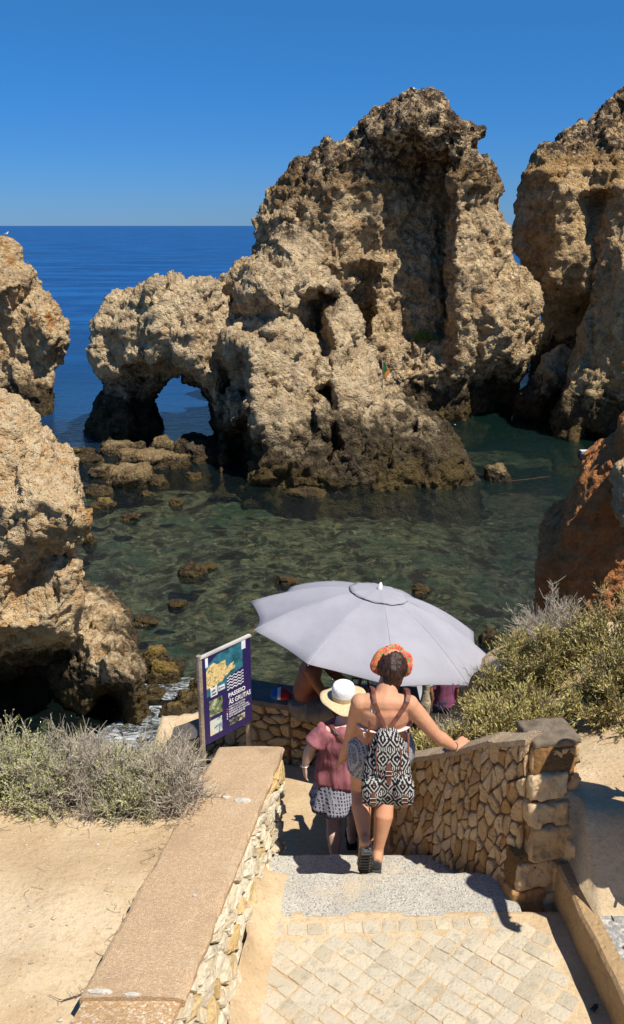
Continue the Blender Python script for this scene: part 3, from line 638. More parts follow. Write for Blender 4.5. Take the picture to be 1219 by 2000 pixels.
mb = MB(); vs = []; n = 60; prof = [(.012, -.07), (.02, -.02), (.008, -.004), (-.02, 0), (-.13, .004), (-.26, .004), (-.42, 0), (-.435, -.006), (-.44, -.07)]
for i in range(n):
    y = 3.02 + (5.39 - 3.02) * i / (n - 1)
    for k, (dx, dz) in enumerate(prof):
        j = .012 * mn.noise(Vector((y * 6, k * 3.1, 1))) + .006 * mn.noise(Vector((y * 25, k * 3, 5)))
        vs.append((lt(y) + dx + (j if k < 3 or k > 5 else 0), y, H(lh(y) + dz + (j * .4 if k < 7 else 0))))
m = len(prof); fs = [(i * m + k, i * m + k + 1, (i + 1) * m + k + 1, (i + 1) * m + k) for i in range(n - 1) for k in range(m - 1)] + [tuple(range(m))[::-1], tuple((n - 1) * m + k for k in range(m))]
mb.add(vs, fs); mb.build('wall_cap', M_cap, lw)
mb = MB(); vs = []
for i in range(16):
    y = 2.2 + (3.03 - 2.2) * i / 15
    for dx, dz in ((.0, -.08), (.0, -.03), (-.03, -.022), (-.2, -.02), (-.42, -.022), (-.44, -.08)): vs.append((lt(y) + dx + .012 * mn.noise(Vector((y * 7, dx * 9, 4))), y, H(lh(y) + dz + .004 * mn.noise(Vector((y * 9, dx * 9, 2))))))
mb.add(vs, [(i * 6 + k, i * 6 + k + 1, (i + 1) * 6 + k + 1, (i + 1) * 6 + k) for i in range(15) for k in range(5)] + [tuple(90 + k for k in range(6)), (5, 4, 3, 2, 1, 0)]); mb.build('wall_cap', agg_mat('old_cap', (.42, .26, .13), (.52, .36, .21), (.6, .5, .36), 90), lw)
mb = MB()
def patch(cx, cy, rx, ry, seed):
    vs = []
    for k in range(14):
        a = k * math.pi / 7; q = 1 + .35 * mn.noise(Vector((math.cos(a) * 2, math.sin(a) * 2, seed))); vs.append((cx + rx * q * math.cos(a), cy + ry * q * math.sin(a), H(lh(cy) - .0)))
    top = [(cx + (v[0] - cx) * .9, cy + (v[1] - cy) * .9, H(lh(v[1])) + .0095) for v in vs]; mb.add([(v[0], v[1], H(lh(v[1])) - .002) for v in vs] + top, [(k, (k + 1) % 14, 14 + (k + 1) % 14, 14 + k) for k in range(14)] + [tuple(range(14, 28))], .5)
patch(-.43, 4.66, .055, .028, 2); patch(-.54, 4.7, .04, .012, 7); patch(-.93, 3.05, .06, .016, 4); patch(-.78, 3.03, .04, .012, 5); patch(-.60, 3.72, .012, .012, 9)
mb.build('mortar_patch', plain('mortar', (.52, .48, .40), .9, .2, 20, 1, 60), lw)
# sandy fillet at the foot of the left wall
mb = MB(); vs = []; n = 50
for i in range(n):
    y = 2.9 + (4.5 - 2.9) * i / (n - 1)
    for k, (dx, dz) in enumerate(((-.04, .13), (.0, .075), (.03, .045), (.07, .02), (.11, .006), (.16, -.012))):
        q = .03 * mn.noise(Vector((y * 3, k, 0))) + .02 * mn.noise(Vector((y * 9, k, 3))); vs.append((lb(y) + dx + q, y, H(-3.8) + dz * (1 + 12 * q)))
mb.add(vs, [(i * 6 + k, i * 6 + k + 1, (i + 1) * 6 + k + 1, (i + 1) * 6 + k) for i in range(n - 1) for k in range(5)]); mb.build('sand_drift', M_sand, kind='structure', smooth=True)

# right wall
rw = empty('stone_wall', (.95, 4.7, H(-3.95)), label='shaded ochre rubble wall right of the steps that the backpack wearer holds on to', cat='wall')
mb = MB(); pts = RW; off = Vector((.075, .06))
vs = []; fs = []
for (x, y, h) in pts: vs += [(x + .004, y + .004, H(-4.9)), (x + .004, y + .004, H(h - .03)), (x + off.x, y + off.y, H(h - .03)), (x + off.x + .05, y + off.y + .05, H(-4.9))]
for i in range(len(pts) - 1):
    for k in range(4): fs.append((i * 4 + k, i * 4 + (k + 1) % 4, (i + 1) * 4 + (k + 1) % 4, (i + 1) * 4 + k))
fs += [(0, 1, 2, 3), tuple((len(pts) - 1) * 4 + k for k in (3, 2, 1, 0))]; mb.add(vs, fs, -1)
for i in range(len(pts) - 1):
    (xa, ya, ha), (xb, yb, hb_) = pts[i], pts[i + 1]
    stone_face(mb, (xb, yb, H(-4.85)), (xa, ya, H(-4.85)), (xa, ya, H(ha - .03)), (xb, yb, H(hb_ - .03)), cell=(.055, .115), gap=.0035, relief=.022, seed=50 + i, shear=-.55, jit=.62, rnd=.12)
mb.build('masonry', M_brown, rw)
mb = MB(); vs = []                                     # thin mortar capping
cp = []
for i in range(len(pts) - 1):
    for k in range(6): u = k / 6; cp.append(tuple(pts[i][q] * (1 - u) + pts[i + 1][q] * u for q in range(3)))
cp.append(pts[-1])
for i, (x, y, h) in enumerate(cp):
    j = .010 * mn.noise(Vector((i * .7, 0, 0))); g = .012 * mn.noise(Vector((i * .9, 5, 0)))
    vs += [(x - .03 + j, y - .025 + j, H(h - .045)), (x - .032 + j, y - .026 + j, H(h - .008) + g), (x - .01, y - .01, H(h) + g), (x + off.x + .0, y + off.y, H(h + .005) + g), (x + off.x + .02, y + off.y + .02, H(h - .05))]
mb.add(vs, [(i * 5 + k, i * 5 + k + 1, (i + 1) * 5 + k + 1, (i + 1) * 5 + k) for i in range(len(cp) - 1) for k in range(4)] + [(4, 3, 2, 1, 0)]); mb.build('wall_cap', agg_mat('mortar_cap', (.36, .26, .16), (.42, .31, .20), (.48, .38, .26), 110), rw)
# end pier of big blocks
mb = MB(); r = random.Random(9)
def block(c, hh, rz, tint, jt=.018):
    m = MB(); m.box((0, 0, 0), hh, Matrix.Rotation(rz, 3, 'Z'), bev=min(hh) * .12); me = remesh(m.mesh(), .016, 1); a, n = getv(me); q = (a + Vector(c)) / .16 + tint * 9; _, i1, g1 = worley(q / .8, True)
    setv(me, a + n * (fbm(q, 4) * .022 + fbm(q / .3, 3) * .008 + ((i1 - .5) + g1[:, 0] * np.sin(i1 * 40) + g1[:, 2] * np.cos(i1 * 60)) * .016)[:, None]); b = getv(me)[0] + np.array(c)
    mb.add(b, [tuple(p.vertices) for p in me.polygons], tint)
rz = R(12); cx, cy = 1.37, 4.47
block((cx - .01, cy + .02, H(-2.89)), (.145, .12, .085), rz, .15); block((cx - .04, cy - .01, H(-3.06)), (.115, .13, .085), rz, .5); block((cx + .12, cy + .04, H(-3.07)), (.045, .12, .075), rz, .8)
block((cx - .03, cy - .015, H(-3.235)), (.125, .135, .08), rz, .3); block((cx + .13, cy + .03, H(-3.22)), (.05, .12, .065), rz, .1)
block((cx + .03, cy, H(-3.43)), (.17, .15, .11), rz, .2); block((cx + .22, cy - .08, H(-3.5)), (.12, .13, .10), rz + .3, .6)
block((cx - .08, cy - .04, H(-3.64)), (.12, .13, .095), rz, .7); block((cx + .12, cy - .03, H(-3.66)), (.10, .13, .095), rz, .05); block((cx - .11, cy - .06, H(-3.82)), (.115, .12, .085), rz, .9); block((cx + .10, cy - .02, H(-3.85)), (.11, .13, .09), rz, .4)
mb.box((cx - .01, cy + .01, H(-3.4)), (.125, .115, .60), Matrix.Rotation(rz, 3, 'Z'), -1); mb.box((cx - .03, cy - .01, H(-3.75)), (.185, .125, .25), Matrix.Rotation(rz, 3, 'Z'), -1)
mb.build('end_pier', M_brown, rw, smooth=True)
mb = MB(); mb.box((cx - .0, cy + .02, H(-2.79)), (.148, .125, .024), Matrix.Rotation(rz, 3, 'Z'), bev=.01); me = remesh(mb.mesh(), .012, 1); a, nn = getv(me); setv(me, a + nn * (fbm(a / .12, 4) * .014)[:, None]); link('pier_top', me, plain('grey_cement', (.15, .115, .08), .95, .3, 14, 1, 50), rw)
# kerb and slab on the right
mb = MB(); vs = []; n = 30
for i in range(n):
    y = 2.6 + (4.30 - 2.6) * i / (n - 1); q = .012 * mn.noise(Vector((y * 5, 0, 8)))
    xk = 1.50 - (y - 3.4) * .075
    vs += [(xk + q, y, H(-3.9)), (xk + q, y, H(-3.575)), (xk + .015 + q, y, H(-3.555)), (xk + .09, y, H(-3.552)), (xk + .095, y, H(-3.60))]
mb.add(vs, [(i * 5 + k, i * 5 + k + 1, (i + 1) * 5 + k + 1, (i + 1) * 5 + k) for i in range(n - 1) for k in range(4)] + [tuple(145 + k for k in range(5))]); mb.build('kerb', rocky_tint('kerb_render', (.46, .31, .16), (.50, .34, .18), (.42, .28, .14)), label='ochre rendered kerb edging the cobbled landing on the right', cat='kerb')
mb = MB(); vs = []; n = 24
for j in range(n):
    for i in range(n):
        y = 2.6 + 1.62 * j / (n - 1); x = 1.58 - (y - 3.4) * .075 + .9 * i / (n - 1); vs.append((x, y, H(-3.556) + .004 * mn.noise(Vector((x * 5, y * 5, 0)))))
mb.add(vs, gr(n, n)); mb.build('side_slab', M_slab, kind='structure')
mb = MB(); vs = [(1.70, 4.22, -3.6), (1.78, 3.5, -3.6), (1.88, 2.7, -3.6), (1.72, 4.16, -3.36), (1.79, 3.5, -3.12), (1.89, 2.7, -2.85)]; vs = [(a, b, H(c)) for a, b, c in vs]; vs += [(a + .5, b + .1, c) for a, b, c in vs]
mb.add(vs, [(0, 1, 4, 3), (1, 2, 5, 4), (3, 4, 10, 9), (4, 5, 11, 10), (0, 3, 9, 6), (6, 9, 10, 7), (7, 10, 11, 8), (2, 8, 11, 5)]); me = remesh(mb.mesh(), .03, 2); a, nn = getv(me); setv(me, a + nn * (fbm(a / .2, 4) * .02)[:, None])
link('ramp_wall', me, M_brown, label='low sloping ochre wall cut off by the right edge of the view', cat='wall')
# back wall at the foot of the steps
bw = empty('stone_wall', (-.35, 7.2, H(-4.8)), label='ochre rubble wall across the foot of the steps that the man sits on', cat='wall')
mb = MB(); pl = [(-1.5, 8.1, -5.2), (-1.15, 7.9, -4.95), (-.72, 7.6, -4.5), (-.6, 7.45, -4.26), (-.2, 7.25, -4.22), (.4, 7.15, -4.2), (1.0, 7.2, -4.2)]
vs = []; fs = []
for (x, y, h) in pl: vs += [(x, y + .02, H(-5.6)), (x, y + .02, H(h - .02)), (x, y + .30, H(h - .02)), (x, y + .30, H(-5.6))]
for i in range(len(pl) - 1):
    for k in range(4): fs.append((i * 4 + k, i * 4 + (k + 1) % 4, (i + 1) * 4 + (k + 1) % 4, (i + 1) * 4 + k))
fs += [(0, 1, 2, 3), tuple((len(pl) - 1) * 4 + k for k in (3, 2, 1, 0))]; mb.add(vs, fs, -1)
for i in range(len(pl) - 1):
    (xa, ya, ha), (xb, yb, h2) = pl[i], pl[i + 1]
    stone_face(mb, (xa, ya, H(-5.3)), (xb, yb, H(-5.3)), (xb, yb, H(h2 - .02)), (xa, ya, H(ha - .02)), cell=(.17, .10), gap=.008, relief=.05, seed=70 + i)
mb.build('masonry', rocky_tint('honey_rubble', (.46, .32, .17), (.52, .38, .22), (.40, .25, .11), gap=(.30, .18, .08), sc=8), bw)
mb = MB(); vs = []
cp = [tuple(pl[i][q] * (1 - k / 6) + pl[i + 1][q] * k / 6 for q in range(3)) for i in range(len(pl) - 1) for k in range(6)] + [pl[-1]]
for i, (x, y, h) in enumerate(cp):
    g = .01 * mn.noise(Vector((i * .6, 3, 1))); vs += [(x, y - .045 + g, H(h - .035)), (x, y - .045 + g, H(h + .018) + g), (x, y + .34, H(h + .018) + g), (x, y + .34, H(h - .04))]
mb.add(vs, [(i * 4 + k, i * 4 + k + 1, (i + 1) * 4 + k + 1, (i + 1) * 4 + k) for i in range(len(cp) - 1) for k in range(3)] + [(3, 2, 1, 0), tuple(len(vs) - 4 + k for k in range(4))]); mb.build('wall_cap', plain('dark_cement', (.16, .135, .115), .95, .2, 6, 1, 40), bw)
# lower quay
mb = MB(); m0 = MB(); m0.box((1.75, 9.75, H(-7.6)), (.95, .85, 1.36), bev=.1); me = remesh(m0.mesh(), .06, 1); a, nn = getv(me); setv(me, a + nn * (fbm(a / .5, 4) * .06 * (nn[:, 2] < .7))[:, None]); link('quay', me, M_blk, label='small dark quay at the water under the right shrubs', cat='quay')

# =============== shrubs ===============
def fast(name, V, Q, T):
    me = bpy.data.meshes.new(name); me.vertices.add(len(V)); me.vertices.foreach_set('co', V.ravel().astype(np.float32)); n, k = Q.shape
    me.loops.add(n * k); me.loops.foreach_set('vertex_index', Q.ravel().astype(np.int32)); me.polygons.add(n); me.polygons.foreach_set('loop_start', (np.arange(n) * k).astype(np.int32))
    me.update(calc_edges=True); a = me.attributes.new('tint', 'FLOAT', 'FACE'); a.data.foreach_set('value', T.astype(np.float32)); me.validate(); return me
def prisms(p0, p1, r0, r1):
    n = len(p0); d = p1 - p0; d /= np.linalg.norm(d, axis=1)[:, None] + 1e-9; a = np.cross(d, (0.3, .2, .93)); a /= np.linalg.norm(a, axis=1)[:, None] + 1e-9; b = np.cross(d, a); V = []
    for p, r_ in ((p0, r0), (p1, r1)):
        for k in range(3): q = 2.094 * k; V.append(p + (a * math.cos(q) + b * math.sin(q)) * np.asarray(r_)[:, None])
    V = np.stack(V, 1).reshape(-1, 3); base = np.arange(n)[:, None] * 6
    Q = np.concatenate([base + np.array([k, (k + 1) % 3, 3 + (k + 1) % 3, 3 + k]) for k in range(3)]); return V, Q
def leaves(c, d, L, Wd, rs):
    n = len(c); s_ = rs.normal(size=(n, 3)); a = np.cross(d, s_); a /= np.linalg.norm(a, axis=1)[:, None] + 1e-9
    V = np.stack([c, c + d * (L * .45)[:, None] + a * Wd[:, None], c + d * L[:, None], c + d * (L * .45)[:, None] - a * Wd[:, None]], 1).reshape(-1, 3)
    return V, np.arange(n)[:, None] * 4 + np.array([0, 1, 2, 3])
def shrub_parts(seed, rx, ry, h, nst=60, ntw=28, nlf=10, leaf=(.012, .0035), al=.55, stick=.0, wild=.5, twl=.10):
    rs = np.random.RandomState(seed); segs0 = []; segs1 = []; rr0 = []; rr1 = []; tips = []; dirs = []
    for i in range(nst):
        az = rs.uniform(0, 2 * math.pi); el = math.acos(rs.uniform(0.02, 1)); rad = rs.uniform(.65, 1.0) + (stick if rs.rand() < .15 else 0)
        end = np.array([rx * math.sin(el) * math.cos(az), ry * math.sin(el) * math.sin(az), h * math.cos(el)]) * rad
        st = np.array([end[0] * .25, end[1] * .25, 0]) + rs.normal(size=3) * (.02, .02, 0); mid = (st + end) / 2 + np.array([0, 0, h * .15 * rs.rand()]) + rs.normal(size=3) * .05 * wild
        P_ = [st, (st + mid) / 2 + rs.normal(size=3) * .015, mid, (mid + end) / 2 + rs.normal(size=3) * .03 * wild, end]
        for k in range(4): segs0.append(P_[k]); segs1.append(P_[k + 1]); rr0.append(.006 - .0013 * k); rr1.append(.0047 - .0013 * k)
        for k in range(ntw):
            u = rs.uniform(.25, 1) * 4; j = min(int(u), 3); b0 = P_[j] * (1 - u + j) + P_[j + 1] * (u - j)
            dr = rs.normal(size=3) + end / (np.linalg.norm(end) + 1e-6) * 1.2 + (0, 0, .35); dr /= np.linalg.norm(dr); ln = twl * rs.uniform(.5, 1.2)
            m = b0 + dr * ln * .5 + rs.normal(size=3) * .008; e = b0 + dr * ln + rs.normal(size=3) * .015 * wild + (0, 0, .01)
            for q0, q1 in ((b0, m), (m, e)): segs0.append(q0); segs1.append(q1); rr0.append(.0018); rr1.append(.0012)
            tips.append((b0, m, e))
    tips = np.array(tips); n = len(tips)
    V1, Q1 = prisms(np.array(segs0), np.array(segs1), np.array(rr0), np.array(rr1)); T1 = rs.rand(len(Q1))
    if not nlf: return (V1, Q1, T1), None
    u = rs.rand(n * nlf) * 1.05; idx = np.repeat(np.arange(n), nlf); B, M_, E_ = tips[idx, 0], tips[idx, 1], tips[idx, 2]
    u2 = u[:, None]; c_ = np.where(u2 < .5, B + (M_ - B) * u2 * 2, M_ + (E_ - M_) * (u2 * 2 - 1)); ax = (E_ - B); ax /= np.linalg.norm(ax, axis=1)[:, None] + 1e-9
    dd = ax + rs.normal(size=c_.shape) * al; dd /= np.linalg.norm(dd, axis=1)[:, None]
    L = leaf[0] * rs.uniform(.6, 1.4, len(c_)); V2, Q2 = leaves(c_, dd, L, np.full(len(c_), leaf[1]), rs); T2 = np.clip(np.repeat(rs.rand(n), nlf) * .7 + rs.rand(n * nlf) * .3, 0, 1)
    return (V1, Q1, T1), (V2, Q2, T2)
def leaf_mat(name, a, b, c_):
    t = NT(name); ti = t.attr('tint'); c = t.mix(t.ramp(ti, .15, .6), a, b); c = t.mix(t.ramp(ti, .72, .9), c, c_); n = t.noise(t.pos(), 3.5, 3); c = t.mix(t.math('MULTIPLY', t.ramp(n, .52, .64), .35), c, tuple(x * .8 for x in c_))
    return t.fin(c, .7, None, .25)
M_lfR = leaf_mat('yellow_green_leaves', (.25, .22, .055), (.54, .48, .16), (.34, .19, .09))
M_lfL = leaf_mat('grey_green_leaves', (.22, .25, .07), (.48, .50, .19), (.42, .36, .2))
M_lfD = leaf_mat('dry_leaves', (.22, .17, .10), (.36, .30, .20), (.20, .12, .06))
M_twg = leaf_mat('grey_twigs', (.22, .17, .12), (.50, .43, .33), (.66, .59, .48))
M_twb = leaf_mat('brown_twigs', (.12, .075, .045), (.26, .19, .12), (.36, .29, .20))
def shrub(x, y, rx, ry, h, seed, kind, label, group, sink=.03):
    z = CZ + float(ground_h([x], [y])[0]) - sink
    if kind == 'green': s_, l_ = shrub_parts(seed, rx, ry, h, 74, 36, 9, (.026, .0034), stick=.12, al=.28); ms, ml = M_twb, M_lfR
    elif kind == 'left': s_, l_ = shrub_parts(seed, rx, ry, h, 75, 34, 9, (.011, .0035), stick=.2, twl=.09); ms, ml = M_twg, M_lfL
    else: s_, l_ = shrub_parts(seed, rx, ry, h, 95, 30, 2, (.009, .003), stick=.35, wild=1.0, twl=.10); ms, ml = M_twg, M_lfD
    o = empty('shrub', (x, y, z), label=label, cat='shrub', group=group)
    a = link('stems', fast('stems', *s_), ms, o); a.matrix_parent_inverse = Matrix.Identity(4)
    if l_: a = link('foliage', fast('foliage', *l_), ml, o); a.matrix_parent_inverse = Matrix.Identity(4)
g = 'shrubs on the bank right of the steps'
for i, q in enumerate([(2.4, 6.25, .58, .5, .66, 'tallest yellow green shrub on the bank against the red cliff'), (1.80, 6.25, .42, .42, .46, 'yellow green shrub in the middle of the right bank skyline'),
        (1.50, 6.05, .34, .38, .34, 'leafy shrub next to the parasol edge on the right bank'), (.95, 5.22, .30, .3, .26, 'low shrub directly behind the wall and the raised arm'),
        (1.42, 5.2, .46, .40, .46, 'dense shrub just behind the pier of the right wall'), (2.15, 5.35, .48, .4, .5, 'shrub overhanging the sand at the right edge'),
        (2.85, 5.9, .6, .5, .7, 'shrub mostly cut off by the right edge above the sand'), (.78, 5.6, .22, .28, .26, 'dark low shrub beside the purple shirt')]):
    shrub(*q[:5], 100 + i, 'green', q[5], g)
shrub(2.0, 6.6, .36, .3, .46, 131, 'dry', 'bare grey twigged shrub in front of the red cliff', g)
shrub(1.12, 5.95, .18, .2, .24, 132, 'dry', 'small brown dry shrub beside the wooden post', g)
g = 'shrubs on the left terrace edge'
for i, q in enumerate([(-2.1, 4.85, .46, .42, .46, 'left', 'green grey leafed shrub at the left edge'), (-1.70, 4.80, .38, .42, .40, 'left', 'grey green shrub second from the left edge'),
        (-1.40, 4.80, .34, .40, .44, 'dry', 'dry shrub with long bare sticks in the middle of the left terrace'), (-1.12, 4.75, .30, .40, .36, 'left', 'pale half dry shrub above the sandy terrace'),
        (-.90, 4.72, .27, .36, .34, 'dry', 'tangled dry shrub against the terracotta wall top'), (-2.6, 5.1, .4, .4, .42, 'left', 'green shrub cut off by the left edge'), (-.98, 5.3, .28, .22, .36, 'dry', 'dry shrub at the foot of the notice board'), (-1.6, 5.35, .5, .25, .42, 'dry', 'dry shrub on the drop behind the leafy ones')]):
    shrub(*q[:5], 200 + i, *q[5:7], g)
# litter of twigs and pebbles on the sand
rs = np.random.RandomState(5); p0 = []; p1 = []
for i in range(110):
    k = rs.rand()
    if k < .55: y = rs.uniform(3.1, 4.7); x = lt(y) - .44 - abs(rs.normal() * .035)
    elif k < .92: y = 4.45 + abs(rs.normal()) * .12 - .1; x = rs.uniform(-2.4, -.7)
    else: y = rs.uniform(3.1, 4.4); x = rs.uniform(-2.2, -.9)
    z = CZ + float(ground_h([x], [y])[0]) + .006; a = rs.uniform(0, 6.3); L = rs.uniform(.008, .035); p = np.array([x, y, z])
    for s3 in range(3): q = p + (math.cos(a) * L, math.sin(a) * L, rs.uniform(-.002, .004)); p0.append(p); p1.append(q); p = q; a += rs.normal() * .5
V, Q = prisms(np.array(p0), np.array(p1), np.full(len(p0), .0013), np.full(len(p0), .0009)); link('twig_litter', fast('twigs', V, Q, rs.rand(len(Q))), M_twb, kind='stuff', label='thin dry twigs scattered over the sand', cat='twig litter')
for nm, pts_, lb in (('dead_branch', [(-1.12, 3.13), (-1.06, 3.15), (-1.02, 3.18), (-.97, 3.22)], 'dead forked twig lying on the sand near the wall end'), ('dead_branch', [(-2.05, 4.0), (-1.95, 3.98), (-1.9, 4.03)], 'small curled twig on the sand at the left')):
    mb = MB(); q = [(x, y, CZ + float(ground_h([x], [y])[0]) + .012 + .006 * (i % 2)) for i, (x, y) in enumerate(pts_)]; mb.tube(q, [.003, .003, .0025, .002][:len(q)], 6)
    for k in range(9): a = Vector(q[k % len(q)]); mb.tube([a, a + Vector((rng.uniform(-.04, .01), rng.uniform(-.02, .02), .01)), a + Vector((rng.uniform(-.08, .0), rng.uniform(-.03, .03), .004))], [.0016, .0014, .001], 5)
    mb.build(nm, M_twb, label=lb, cat='twig', group='dead twigs on the sand')
mb = MB(); r = random.Random(12)
for i in range(900):
    k = r.random()
    if k < .6: x, y = r.uniform(-2.4, -.95), r.uniform(2.9, 4.6); 
    elif k < .8: x, y = r.uniform(1.55, 2.3), r.uniform(4.3, 4.9)
    else: x, y = r.uniform(-.3, .6), r.uniform(5.2, 7.0)
    if k < .6 and x > lt(y) - .43: continue
    s = r.uniform(.0025, .009) * (2 if r.random() < .04 else 1); mb.ball((x, y, CZ + float(ground_h([x], [y])[0]) + s * .2), (s, s * .8, s * .5), 5, 3)
mb.build('pebbles', rocky_tint('pebble', (.5, .42, .3), (.7, .62, .5), (.4, .3, .2)), kind='stuff', label='small pale pebbles scattered over the sand', cat='pebbles')
# =============== notice board ===============
def lin(h): h = h.lstrip('#'); return tuple(((int(h[i:i + 2], 16) / 255 + .055) / 1.055) ** 2.4 if int(h[i:i + 2], 16) > 10 else int(h[i:i + 2], 16) / 255 / 12.92 for i in (0, 2, 4))
TL, TR = P(392, 1285, 6.7), P(486, 1240, 7.06); TR.z = TL.z + .03; ux = (TR - TL); SW = ux.length; ux.normalize(); SH = .835
un = ux.cross(Vector((0, 0, 1))).normalized()
if un.y > 0: un = -un
RB = Matrix((ux, un, Vector((0, 0, 1)))).transposed()
def S(u, v, n=0): return TL + ux * u * SW - Vector((0, 0, 1)) * v * SH + un * n
board = empty('notice_board', S(.5, 1.6), label='purple notice board with a map, wavy lines and white lettering on two wooden posts', cat='sign')
def quad(us, n, nm, mat, parent, th=.0015):
    mb = MB(); a = [S(u, v, n) for u, v in us]; b = [S(u, v, n + th) for u, v in us]; m = len(us)
    mb.add(a + b, [tuple(range(m)), tuple(range(m, 2 * m))[::-1]] + [(k, m + k, m + (k + 1) % m, (k + 1) % m) for k in range(m)]); return mb.build(nm, mat, parent)
rect = lambda a, b, c, d: [(a, b), (a, d), (c, d), (c, b)]
t = NT('sign_purple'); p = t.pos(obj=False); n = t.noise(t.pos((6, 6, 2)), 6, 6, .7, .5)
M_pur = t.fin(t.mix(t.math('MULTIPLY', t.ramp(n, .6, .72), .5), lin('2b2154'), lin('6d6492')), .45, None, .4)
panel = quad(rect(0, 0, 1, 1), 0, 'panel', M_pur, board, .02)
M_wh = plain('sign_white', (.75, .75, .76), .5); M_frm = plain('weathered_timber', (.30, .235, .175), .85, .3, 6, 1, 40)
mb = MB(); mb.tube([S(-.035, -.03, .0), S(-.035, .6, 0), S(-.035, 2.0, 0)], .024, 8); mb.build('post', M_frm, board)
mb = MB(); mb.tube([S(.98, .1, -.03), S(.985, .6, -.03), S(.99, 1.9, -.03)], .026, 8); mb.build('post', M_frm, board)
mb = MB(); mb.box(S(.48, -.010, .01), (SW * .53, .018, .008), RB); mb.build('top_rail', plain('rail', (.45, .42, .38), .7), board)
t = NT('sign_map'); p = t.pos(); n = t.noise(t.pos((3, 3, 3)), 4, 6, .7, .4)
M_sea2 = t.fin(t.mix(t.ramp(n, .3, .7), lin('1c4a54'), lin('3d7f90')), .5)
quad([(.06, .12), (.06, .46), (.46, .46), (.47, .34), (.82, .30), (.82, .01), (.3, .03)], .021, 'map_picture', M_sea2, panel)
t = NT('sign_island'); n = t.noise(t.pos((1, 1, 1)), 24, 6, .75, 1.2)
M_isl = t.fin(t.mix(t.ramp(n, .36, .5), lin('4a6a48'), t.mix(t.ramp(n, .5, .66), lin('e0bf7c'), lin('f0e4c4'))), .5)
isl = [(.06, .17), (.06, .37), (.11, .36), (.15, .41), (.19, .35), (.25, .39), (.30, .345), (.38, .355), (.43, .31), (.50, .30), (.56, .275), (.64, .27), (.66, .24), (.60, .225), (.63, .19), (.56, .20), (.50, .22), (.46, .19), (.46, .13), (.38, .125), (.30, .14), (.22, .10), (.12, .12)]
quad(isl, .0235, 'map_picture', M_isl, panel)
for b in (rect(.05, .015, .105, .12), rect(.80, .0, .885, .10)): quad(b, .023, 'white_tab', M_wh, panel)
quad(rect(.13, .375, .27, .475), .026, 'logo_label', M_wh, panel); quad(rect(.29, .39, .42, .445), .026, 'logo_label', M_wh, panel)
M_ink = plain('sign_ink', lin('5b5872'), .5)
quad([(.15, .41), (.15, .425), (.235, .41), (.20, .395)], .0285, 'logo_mark', M_ink, panel); quad(rect(.155, .44, .24, .455), .0285, 'logo_mark', M_ink, panel); quad(rect(.305, .405, .325, .43), .0285, 'logo_mark', M_ink, panel); quad(rect(.335, .411, .405, .422), .0285, 'logo_mark', M_ink, panel)
def pic(nm, a, sc, cs):
    t = NT(nm); n = t.noise(t.pos(), sc, 5, .7, 1.0); c = t.mix(t.ramp(n, .38, .5), cs[0], cs[1]); c = t.mix(t.ramp(n, .52, .62), c, cs[2]); quad(rect(*a), .022, 'photo_print', t.fin(c, .5), panel)
pic('pr1', (.10, .515, .37, .70), 14, (lin('24342e'), lin('6f7d5a'), lin('d6cfae'))); pic('pr2', (.10, .745, .35, .92), 12, (lin('35506a'), lin('c9d3cf'), lin('d9c79a'))); pic('pr3', (.50, .845, .84, .915), 22, (lin('1d1a30'), lin('54544a'), lin('c9c0a8')))
mb = MB()
for i in range(5):
    v0 = .345 + i * .034; n = 33; vs = []
    for k in range(n):
        u = .475 + .355 * k / (n - 1); w = .008 * math.sin(2 * math.pi * 4 * k / (n - 1)); vs += [S(u, v0 - .006 + w, .0235), S(u, v0 + .006 + w, .0235)]
    mb.add(vs, [(2 * k, 2 * k + 1, 2 * k + 3, 2 * k + 2) for k in range(n - 1)])
mb.build('wave_lines', M_wh, panel)
def text(s, u, v, wid, hgt, bold, nm='lettering'):
    cu = bpy.data.curves.new('txt', 'FONT'); cu.body = s; cu.size = 1; cu.offset = bold; cu.extrude = .004; o = bpy.data.objects.new('txt', cu); C.objects.link(o)
    dg = bpy.context.evaluated_depsgraph_get(); dg.update(); me = bpy.data.meshes.new_from_object(o.evaluated_get(dg)); bpy.data.objects.remove(o)
    a, _ = getv(me); mn_, mx = a.min(0), a.max(0); q = (a - mn_) / (mx - mn_ + 1e-9); o3 = np.array(S(u, v, .0225)); U = np.array(ux); N = np.array(un)
    b = o3 + q[:, :1] * wid * SW * U + q[:, 1:2] * np.array((0, 0, hgt * SH)) + q[:, 2:3] * .001 * N; setv(me, b); return link(nm, me, M_wh, panel)
text('PASSEIO', .50, .583, .36, .050, .022); text('\u00c0S GRUTAS', .50, .665, .475, .070, .022)
for i, (s, wd_) in enumerate((('TRIP TO THE GROTTOS', .35), ('PASEO A LAS CUEVAS', .34), ('AUSFLUG ZU DEN GROTTEN', .42), ('EXCURSION AUX GROTTES', .45), ('GITA ALLE GROTTE', .34))):
    text(s, .50, .703 + i * .028, wd_, .0175, .012); quad(rect(.452, .702 + i * .028, .474, .716 + i * .028), .022, 'bullet', plain('bul%d' % i, (.6, .05, .06) if i < 2 else (.6, .6, .62)), panel)

